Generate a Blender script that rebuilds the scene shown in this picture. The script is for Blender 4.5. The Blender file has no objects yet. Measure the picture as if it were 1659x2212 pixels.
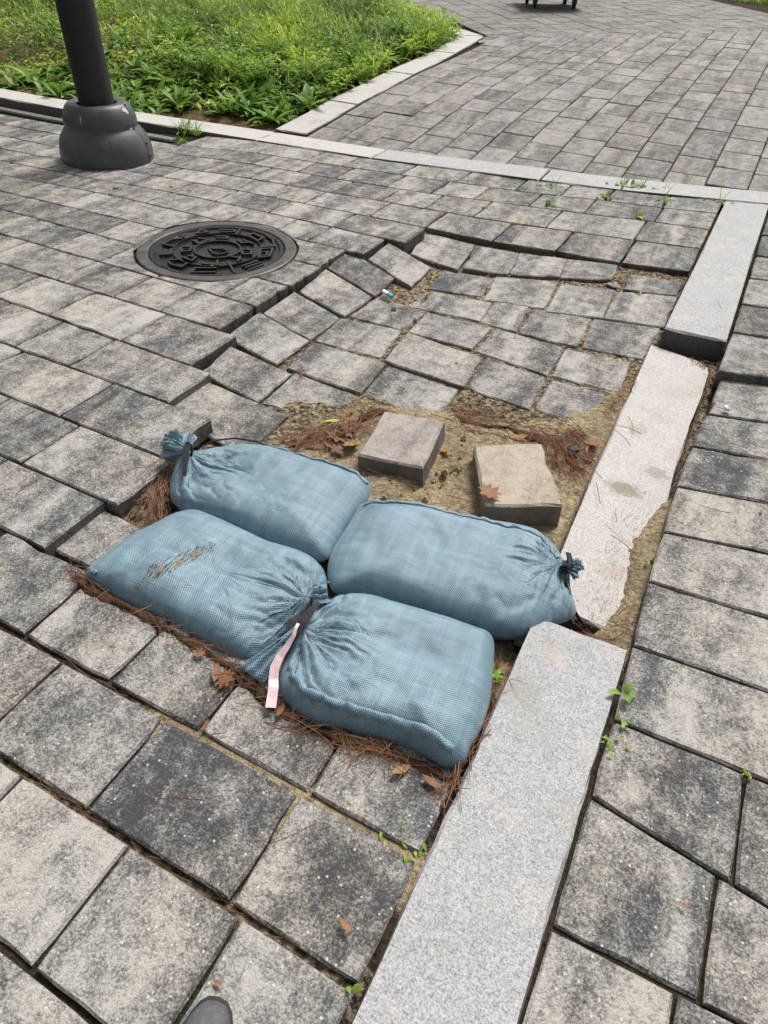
import bpy, math, random
import numpy as np
from mathutils import Matrix, Vector, noise
random.seed(11); np.random.seed(11)
scene = bpy.context.scene
C = scene.collection
R = math.radians
# ------------------------------------------------------------------ camera
def cam_axes(p, r, y):
    f = Vector((math.sin(y)*math.cos(p), math.cos(y)*math.cos(p), -math.sin(p)))
    rt = Vector((math.cos(y), -math.sin(y), 0)); up = rt.cross(f)
    return (math.cos(r)*rt+math.sin(r)*up, -math.sin(r)*rt+math.cos(r)*up, f)
_rt, _up, _fw = cam_axes(R(41.9), R(2.7), R(-25.95))
cam = bpy.data.cameras.new('camera'); camo = bpy.data.objects.new('camera', cam); C.objects.link(camo)
cam.sensor_fit = 'VERTICAL'; cam.sensor_height = 36.0; cam.lens = 36.0*1442/2212
cam.clip_start = 0.02; cam.clip_end = 500
camo.matrix_world = Matrix(((_rt.x,_up.x,-_fw.x,0),(_rt.y,_up.y,-_fw.y,0),(_rt.z,_up.z,-_fw.z,1.18),(0,0,0,1)))
scene.camera = camo
# ------------------------------------------------------------------ sky, sun, exposure (overcast)
SUN_EL, SUN_AZ = 54.0, 4.0           # azimuth from +Y towards +X
world = bpy.data.worlds.new('World'); scene.world = world; world.use_nodes = True
wn = world.node_tree; wn.nodes.clear()
sky = wn.nodes.new('ShaderNodeTexSky'); sky.sky_type = 'NISHITA'; sky.sun_disc = False
sky.sun_elevation = R(SUN_EL); sky.sun_rotation = R(SUN_AZ); sky.air_density = 1.6; sky.dust_density = 6.0; sky.ozone_density = 1.0
hsv = wn.nodes.new('ShaderNodeHueSaturation'); hsv.inputs['Saturation'].default_value = 0.22
bg = wn.nodes.new('ShaderNodeBackground'); bg.inputs['Strength'].default_value = 0.074
wo = wn.nodes.new('ShaderNodeOutputWorld')
wn.links.new(sky.outputs[0], hsv.inputs['Color']); wn.links.new(hsv.outputs[0], bg.inputs['Color']); wn.links.new(bg.outputs[0], wo.inputs[0])
sl = bpy.data.lights.new('sun', 'SUN'); sl.energy = 2.75; sl.angle = R(20); sl.color = (1.0, 0.97, 0.93)
so = bpy.data.objects.new('sun', sl); C.objects.link(so)
_d = Vector((math.sin(R(SUN_AZ))*math.cos(R(SUN_EL)), math.cos(R(SUN_AZ))*math.cos(R(SUN_EL)), math.sin(R(SUN_EL))))
so.rotation_euler = _d.to_track_quat('Z', 'Y').to_euler(); so.location = (0, 0, 12)
scene.view_settings.view_transform = 'Standard'; scene.view_settings.look = 'None'
scene.view_settings.gamma = 1.0; scene.view_settings.exposure = 0.36; scene.view_settings.use_curve_mapping = False
scene.render.engine = 'CYCLES'
# ------------------------------------------------------------------ helpers
def tag(o, label=None, cat=None, group=None, kind=None):
    if label: o['label'] = label
    if cat: o['category'] = cat
    if group: o['group'] = group
    if kind: o['kind'] = kind
    return o
def empty(name, loc=(0,0,0)):
    o = bpy.data.objects.new(name, None); C.objects.link(o); o.location = loc; o.empty_display_size = .05
    return o
def link(name, me, mat=None, parent=None, loc=None):
    o = bpy.data.objects.new(name, me); C.objects.link(o)
    if mat is not None and not me.materials: me.materials.append(mat)
    if loc is not None: o.location = loc
    if parent is not None:
        o.parent = parent
    return o
def mesh(name, v, f, smooth=False, mat=None):
    me = bpy.data.meshes.new(name); me.from_pydata([tuple(p) for p in v], [], [tuple(q) for q in f]); me.update()
    if smooth: me.polygons.foreach_set('use_smooth', [True]*len(me.polygons))
    if mat is not None: me.materials.append(mat)
    return me
class MB:
    def __init__(s): s.v = []; s.f = []
    def add(s, v, f):
        n = len(s.v); s.v += [tuple(p) for p in v]; s.f += [tuple(i+n for i in q) for q in f]
    def box(s, c, d, rz=0):
        cx,cy,cz = c; a,b,h = d[0]/2,d[1]/2,d[2]/2; co,si = math.cos(rz),math.sin(rz)
        v = [(cx+x*co-y*si, cy+x*si+y*co, cz+z) for z in (-h,h) for x,y in ((-a,-b),(a,-b),(a,b),(-a,b))]
        s.add(v, [(3,2,1,0),(4,5,6,7),(0,1,5,4),(1,2,6,5),(2,3,7,6),(3,0,4,7)])
    def tube(s, pts, r, n=6, cap=True):
        pts = [Vector(p) for p in pts]; rs = r if hasattr(r,'__len__') else [r]*len(pts)
        v = []; f = []
        for i,p in enumerate(pts):
            t = (pts[min(i+1,len(pts)-1)]-pts[max(i-1,0)]).normalized()
            a = t.orthogonal().normalized() if i == 0 else (a - t*a.dot(t)).normalized()
            b = t.cross(a)
            for k in range(n):
                an = 2*math.pi*k/n; v.append(p+(a*math.cos(an)+b*math.sin(an))*rs[i])
        for i in range(len(pts)-1):
            for k in range(n): f.append((i*n+k, i*n+(k+1)%n, (i+1)*n+(k+1)%n, (i+1)*n+k))
        if cap: f += [tuple(range(n-1,-1,-1)), tuple(range((len(pts)-1)*n, len(pts)*n))]
        s.add(v, f)
    def ribbon(s, pts, w, side=None, th=0.0):
        pts = [Vector(p) for p in pts]; ws = w if hasattr(w,'__len__') else [w]*len(pts); v = []
        for i,p in enumerate(pts):
            t = (pts[min(i+1,len(pts)-1)]-pts[max(i-1,0)]).normalized()
            sd = Vector(side) if side is not None else t.cross(Vector((0,0,1)))
            if sd.length < 1e-4: sd = Vector((1,0,0))
            sd = (sd - t*sd.dot(t)).normalized()*ws[i]/2
            v += [p-sd, p+sd]
        m = len(pts); f = [(2*i,2*i+1,2*i+3,2*i+2) for i in range(m-1)]
        if th:
            up = Vector((0,0,-th)); v += [q+up for q in v[:2*m]]
            f += [(2*m+2*i+2,2*m+2*i+3,2*m+2*i+1,2*m+2*i) for i in range(m-1)]
            f += [(2*i,2*i+2,2*m+2*i+2,2*m+2*i) for i in range(m-1)]+[(2*i+3,2*i+1,2*m+2*i+1,2*m+2*i+3) for i in range(m-1)]
        s.add(v, f)
    def lathe(s, prof, c=(0,0), n=64, closed=False):
        v = [(c[0]+r*math.cos(2*math.pi*k/n), c[1]+r*math.sin(2*math.pi*k/n), z) for r,z in prof for k in range(n)]
        m = len(prof); f = [(i*n+k, i*n+(k+1)%n, (i+1)*n+(k+1)%n, (i+1)*n+k) for i in range(m-1) for k in range(n)]
        if closed: f += [((m-1)*n+k, (m-1)*n+(k+1)%n, (k+1)%n, k) for k in range(n)]
        s.add(v, f)
    def build(s, name, mat, parent=None, smooth=False, loc=None):
        return link(name, mesh(name, s.v, s.f, smooth, mat), None, parent, loc)
def ip(x, P):
    return float(np.interp(x, [p[0] for p in P], [p[1] for p in P]))
def fbm(x, y, z, oct=3):
    return noise.fractal(Vector((x,y,z)), 1.0, 2.0, oct)
# ------------------------------------------------------------------ materials
class NT:
    def __init__(s, name):
        s.m = bpy.data.materials.new(name); s.m.use_nodes = True; s.t = s.m.node_tree; s.t.nodes.clear()
        s.out = s.t.nodes.new('ShaderNodeOutputMaterial'); s.b = s.t.nodes.new('ShaderNodeBsdfPrincipled')
        s.t.links.new(s.b.outputs[0], s.out.inputs[0])
    def n(s, typ, inp=None, **kw):
        nd = s.t.nodes.new('ShaderNode'+typ)
        for k,v in kw.items(): setattr(nd, k, v)
        for k,v in (inp or {}).items(): s.set(nd.inputs[k], v)
        return nd
    def set(s, sock, v):
        if isinstance(v, bpy.types.Node): s.t.links.new(v.outputs[0], sock)
        elif isinstance(v, bpy.types.NodeSocket): s.t.links.new(v, sock)
        elif hasattr(v,'__len__') and len(v) == 3 and sock.type == 'RGBA': sock.default_value = (*v,1)
        else: sock.default_value = v
    def math(s, op, a, b=0.0, c=0.0, clamp=False):
        nd = s.t.nodes.new('ShaderNodeMath'); nd.operation = op; nd.use_clamp = clamp
        s.set(nd.inputs[0], a); s.set(nd.inputs[1], b); s.set(nd.inputs[2], c); return nd
    def noise(s, co, scale, detail=3, rough=.55, dist=0.0):
        return s.n('TexNoise', {'Vector':co,'Scale':scale,'Detail':detail,'Roughness':rough,'Distortion':dist})
    def ramp(s, fac, stops, interp='LINEAR'):
        nd = s.t.nodes.new('ShaderNodeValToRGB'); cr = nd.color_ramp; cr.interpolation = interp
        while len(cr.elements) < len(stops): cr.elements.new(.5)
        for e,(p,c) in zip(cr.elements, stops):
            e.position = p; e.color = (*c,1) if hasattr(c,'__len__') else (c,c,c,1)
        s.set(nd.inputs[0], fac); return nd
    def mix(s, fac, a, b, bt='MIX'):
        nd = s.t.nodes.new('ShaderNodeMix'); nd.data_type = 'RGBA'; nd.blend_type = bt
        s.set(nd.inputs[0], fac)
        for sk,v in ((nd.inputs[6],a),(nd.inputs[7],b)):
            if isinstance(v,(bpy.types.Node,bpy.types.NodeSocket)): s.set(sk, v)
            else: sk.default_value = (*v,1) if hasattr(v,'__len__') else (v,v,v,1)
        return nd.outputs[2]
    def bump(s, h, strength=.3, dist=.002, normal=None):
        inp = {'Height':h,'Strength':strength,'Distance':dist}
        if normal is not None: inp['Normal'] = normal
        return s.n('Bump', inp)
    def fin(s, col, rough=.8, bump=None, **kw):
        s.set(s.b.inputs['Base Color'], col); s.set(s.b.inputs['Roughness'], rough)
        if bump is not None: s.set(s.b.inputs['Normal'], bump)
        for k,v in kw.items(): s.set(s.b.inputs[k.replace('_',' ')], v)
        return s.m
def objco(t, spread=40.0):
    tc = t.n('TexCoord'); oi = t.n('ObjectInfo')
    rv = t.n('CombineXYZ', {'X':t.math('MULTIPLY', oi.outputs['Random'], spread), 'Y':t.math('MULTIPLY', oi.outputs['Random'], spread*1.7), 'Z':t.math('MULTIPLY', oi.outputs['Random'], spread*.6)})
    return t.n('VectorMath', {0:tc.outputs['Object'],1:rv}, operation='ADD').outputs[0], oi.outputs['Random'], tc
def paver_mat(name, ang=0.0, dark=(.058,.058,.060), mid=(.158,.1545,.149), light=(.45,.428,.388), gain=1.0, grain=.26):
    t = NT(name); co, rnd, tc = objco(t)
    mp = t.n('Mapping', {'Vector':co,'Scale':(6.0,1.1,1.1),'Rotation':(0,0,ang)})
    bands = t.noise(mp, 1.0, 4, .62, .6)
    blot = t.noise(co, 19, 6, .72, .3)
    fine = t.noise(co, 120, 4, .75)
    rnd2 = t.math('FRACT', t.math('MULTIPLY', rnd, 17.31))
    vo = t.n('TexVoronoi', {'Vector':co,'Scale':340.0,'Randomness':1.0}, feature='F1')
    cell = t.n('SeparateColor', {'Color':vo.outputs['Color']})
    a = t.math('ADD', t.math('MULTIPLY', bands, 1.05), t.math('MULTIPLY', blot, .95))
    a = t.math('ADD', a, t.math('MULTIPLY', fine, .55))
    a = t.math('ADD', a, t.math('MULTIPLY', cell.outputs[0], grain))
    a = t.math('ADD', a, t.math('MULTIPLY', t.math('SUBTRACT', rnd2, .5), .12))
    o_ = grain*.5+1.275
    col = t.ramp(t.math('SUBTRACT', a, o_-.5), [(.24,dark),(.42,mid),(.56,tuple((m+l)/2 for m,l in zip(mid,light))),(.74,light)])
    gap = t.ramp(vo.outputs['Distance'], [(.0,1.08),(.5,1.0),(.95,.68)])
    col = t.mix(.6, col, gap, 'MULTIPLY')
    hue = t.noise(co, 3.1, 2, .5); col = t.mix(.5, col, t.ramp(hue, [(.38,(.97,.99,1.02)),(.66,(1.06,1.0,.91))]), 'MULTIPLY')
    vo2 = t.n('TexVoronoi', {'Vector':co,'Scale':120.0,'Randomness':1.0}, feature='F1')
    c2 = t.n('SeparateColor', {'Color':vo2.outputs['Color']})
    spot = t.math('MULTIPLY', t.ramp(c2.outputs[1], [(.90,0.0),(.93,1.0)]), t.ramp(vo2.outputs['Distance'], [(.22,1.0),(.32,0.0)]))
    col = t.mix(t.math('MULTIPLY', spot, .75), col, (.62,.60,.56))
    if gain != 1.0: col = t.mix(1.0, col, gain, 'MULTIPLY')
    # damp dirty flanks
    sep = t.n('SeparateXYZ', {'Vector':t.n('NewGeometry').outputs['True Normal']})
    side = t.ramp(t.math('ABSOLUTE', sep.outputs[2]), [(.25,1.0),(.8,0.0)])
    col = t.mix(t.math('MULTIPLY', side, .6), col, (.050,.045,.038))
    h = t.math('ADD', t.math('MULTIPLY', vo.outputs['Distance'], -.6), t.math('MULTIPLY', fine, .8))
    return t.fin(col, .82, t.bump(h, .55, .0025), Specular_IOR_Level=.3)
M = {}
M['paver'] = paver_mat('paver_concrete')
M['paver_path'] = paver_mat('paver_path', ang=R(90), dark=(.085,.083,.083), mid=(.175,.168,.160), light=(.36,.345,.32), grain=.22)
M['paver_plaza'] = paver_mat('paver_plaza', ang=R(45), dark=(.09,.087,.085), mid=(.17,.163,.155), light=(.31,.30,.28), grain=.2)
def granite(name, base, dark, amt=1.0, warm=(.55,.48,.42), spots=()):
    t = NT(name); co, rnd, tc = objco(t)
    n1 = t.noise(co, 260, 3, .7); n2 = t.noise(co, 130, 4, .75); n3 = t.noise(co, 14, 3, .5)
    a = t.math('ADD', t.math('MULTIPLY', n1, .55), t.math('MULTIPLY', n2, .55))
    col = t.ramp(a, [(.36,dark),(.52,tuple(.35*d+.65*b for d,b in zip(dark,base))),(.60,base),(.74,tuple(min(.85,b*1.28) for b in base))])
    col = t.mix(t.ramp(n3, [(.55,0.0),(.72,.5)]), col, warm)
    stn = t.noise(co, 2.2, 5, .7)
    col = t.mix(t.ramp(stn, [(.56,0.0),(.75,.30)]), col, (.27,.255,.225))
    n4 = t.noise(co, 22, 4, .7)
    col = t.mix(t.ramp(n4, [(.60,0.0),(.74,.20)]), col, (.33,.32,.31))
    for (sx,sy,rx,ry,am,sc) in spots:      # dried mud stains
        d = t.n('VectorMath', {0:t.n('VectorMath', {0:tc.outputs['Object'],1:(-sx,-sy,0)}, operation='ADD').outputs[0],1:(1/rx,1/ry,0)}, operation='MULTIPLY')
        ln = t.n('VectorMath', {0:d.outputs[0]}, operation='LENGTH')
        e = t.math('ADD', ln.outputs['Value'], t.math('MULTIPLY', t.math('SUBTRACT', t.noise(co, 45, 4, .7), .5), 2.0))
        col = t.mix(t.math('MULTIPLY', t.ramp(e, [(.55,1.0),(1.05,0.0)]), am), col, sc)
    ed = t.noise(co, 5.5, 5, .75); col = t.mix(t.ramp(ed, [(.52,0.0),(.70,.42)]), col, (.30,.275,.235))
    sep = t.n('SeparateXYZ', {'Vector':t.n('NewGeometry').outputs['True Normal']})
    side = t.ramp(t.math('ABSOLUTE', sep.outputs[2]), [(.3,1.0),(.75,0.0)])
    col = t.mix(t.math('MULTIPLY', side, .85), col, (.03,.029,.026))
    return t.fin(col, .75, t.bump(t.math('ADD', n1, n2), .35, .0015), Specular_IOR_Level=.3)
SK_C = (-.0145,1.88)      # centre of the sunken stone
SPOTS = [(-.072-SK_C[0],1.615-SK_C[1],.060,.040,.85,(.25,.21,.155)),(.0-SK_C[0],1.745-SK_C[1],.045,.035,.5,(.22,.18,.13)),(-.02-SK_C[0],1.27-SK_C[1],.05,.05,.45,(.40,.33,.24)),(-.10-SK_C[0],1.95-SK_C[1],.035,.05,.45,(.30,.26,.2))]
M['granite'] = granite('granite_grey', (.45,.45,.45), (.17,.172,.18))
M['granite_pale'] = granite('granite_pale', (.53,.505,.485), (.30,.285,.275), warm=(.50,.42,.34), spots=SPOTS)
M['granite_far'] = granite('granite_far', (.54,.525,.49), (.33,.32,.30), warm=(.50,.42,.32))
def sand_ground():
    t = NT('sand_and_soil'); tc = t.n('TexCoord'); co = tc.outputs['Object']
    at = t.n('Attribute', attribute_name='sand')
    n1 = t.noise(co, 7, 5, .65); n2 = t.noise(co, 60, 5, .7); n3 = t.noise(co, 300, 3, .7)
    sand = t.ramp(t.math('ADD', t.math('MULTIPLY', n2, .6), t.math('MULTIPLY', n3, .5)), [(.40,(.10,.072,.043)),(.52,(.33,.258,.160)),(.68,(.53,.44,.295))])
    wet = t.mix(t.ramp(n1, [(.45,0.0),(.66,.65)]), sand, (.22,.168,.105))
    soil = t.ramp(n2, [(.35,(.022,.018,.013)),(.6,(.07,.053,.036)),(.8,(.13,.10,.065))])
    moss = t.mix(t.ramp(t.noise(co, 2.3, 4, .6), [(.50,0.0),(.62,.75)]), soil, (.028,.042,.012))
    f = t.math('ADD', at.outputs['Fac'], t.math('MULTIPLY', t.math('SUBTRACT', n2, .5), .9))
    col = t.mix(t.ramp(f, [(.38,0.0),(.58,1.0)]), moss, wet)
    crumb = t.ramp(t.noise(co, 110, 3, .8), [(.62,0.0),(.67,1.0)])
    col = t.mix(t.math('MULTIPLY', crumb, .55), col, (.10,.07,.04))
    lum = t.noise(co, 24, 5, .72); vc = t.n('TexVoronoi', {'Vector':co,'Scale':75.0}, feature='F1')
    h = t.math('ADD', t.math('ADD', t.math('MULTIPLY', n2, .8), t.math('MULTIPLY', n3, .3)), t.math('ADD', t.math('MULTIPLY', lum, 1.6), t.math('MULTIPLY', vc.outputs['Distance'], -.5)))
    return t.fin(col, .95, t.bump(h, 1.0, .010), Specular_IOR_Level=.1)
M['ground'] = sand_ground()
def soil_mat():
    t = NT('garden_soil'); co = t.n('TexCoord').outputs['Object']
    n1 = t.noise(co, 2.5, 5, .65); n2 = t.noise(co, 35, 5, .7)
    col = t.ramp(t.math('ADD', t.math('MULTIPLY', n1, .5), t.math('MULTIPLY', n2, .55)), [(.38,(.05,.034,.02)),(.55,(.15,.10,.055)),(.72,(.30,.21,.12))])
    return t.fin(col, .95, t.bump(n2, .9, .02), Specular_IOR_Level=.1)
M['soil'] = soil_mat()
def leaf_mat(name, cols, trans=.35, rough=.5, patchy=False):
    t = NT(name); geo = t.n('NewGeometry'); oi = t.n('ObjectInfo')
    r = t.math('FRACT', t.math('ADD', geo.outputs['Random Per Island'], t.math('MULTIPLY', oi.outputs['Random'], 3.7)))
    k = len(cols)-1
    col = t.ramp(r, [(i/k,c) for i,c in enumerate(cols)])
    n = t.noise(t.n('TexCoord').outputs['Object'], 60, 2, .6)
    col = t.mix(.5, col, t.ramp(n, [(.3,.6),(.7,1.3)]), 'MULTIPLY')
    if patchy:
        pn = t.noise(t.n('TexCoord').outputs['Object'], 1.7, 3, .6); col = t.mix(1.0, col, t.ramp(pn, [(.36,(.40,.50,.50)),(.50,(1.0,1.05,.9)),(.64,(1.9,1.65,1.0))]), 'MULTIPLY')
    m = t.fin(col, rough, Specular_IOR_Level=.35)
    tr = t.n('BsdfTranslucent', {'Color':col}); mx = t.n('MixShader', {0:trans}); t.t.links.new(t.b.outputs[0], mx.inputs[1]); t.t.links.new(tr.outputs[0], mx.inputs[2]); t.t.links.new(mx.outputs[0], t.out.inputs[0])
    return m
M['leaf'] = leaf_mat('weed_leaf', [(.09,.19,.03),(.15,.29,.045),(.22,.37,.06),(.31,.46,.09)])
M['leaf_young'] = leaf_mat('young_leaf', [(.16,.30,.04),(.28,.45,.06),(.38,.54,.09)])
M['grass'] = leaf_mat('grass_blade', [(.15,.26,.05),(.25,.38,.07),(.37,.50,.12),(.48,.54,.20)], patchy=True)
M['cover'] = leaf_mat('ground_cover_leaf', [(.10,.21,.025),(.19,.35,.04),(.31,.47,.06),(.40,.44,.11)], patchy=True)
M['dryleaf'] = leaf_mat('dry_leaf', [(.20,.085,.04),(.32,.16,.07),(.36,.22,.10),(.16,.07,.045)], .15, .6)
M['needle'] = leaf_mat('pine_needle', [(.13,.05,.028),(.22,.10,.055),(.36,.20,.11),(.09,.045,.03)], .1, .55)
def simple(name, col, rough=.5, metal=0.0, bumps=None, var=.25, spec=.5):
    t = NT(name); co = t.n('TexCoord').outputs['Object']; n = t.noise(co, 30, 4, .65)
    c = t.mix(1.0, col, t.ramp(n, [(.25,1-var),(.75,1+var)]), 'MULTIPLY')
    b = t.bump(t.noise(co, bumps[0], 3, .6), bumps[1], .002) if bumps else None
    return t.fin(c, rough, b, Metallic=metal, Specular_IOR_Level=spec)
M['sand'] = simple('loose_sand', (.40,.31,.18), .95, bumps=(90,.8), var=.35, spec=.1)
M['black_tie'] = simple('black_plastic_cord', (.014,.014,.017), .55, spec=.25)
M['pink'] = simple('pink_ribbon', (.84,.63,.645), .75, var=.2, spec=.2)
M['plastic_white'] = simple('white_plastic', (.78,.80,.82), .3, var=.05)
M['plastic_cyan'] = simple('cyan_plastic', (.03,.38,.62), .3, var=.05)
M['plastic_lime'] = simple('lime_plastic', (.40,.56,.08), .45, var=.15)
M['coal'] = simple('dark_stone', (.03,.032,.038), .6)
M['chipstone'] = simple('broken_concrete', (.26,.25,.235), .9, bumps=(80,.6), var=.3, spec=.2)
M['smear'] = simple('damp_sand_smear', (.34,.295,.235), .95, bumps=(120,.6), var=.3, spec=.1)
M['litter'] = simple('leaf_litter', (.085,.050,.030), .95, bumps=(110,1.0), var=.6, spec=.1)
M['pebble'] = simple('pebble', (.42,.33,.22), .8)
M['shoe'] = None
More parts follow.
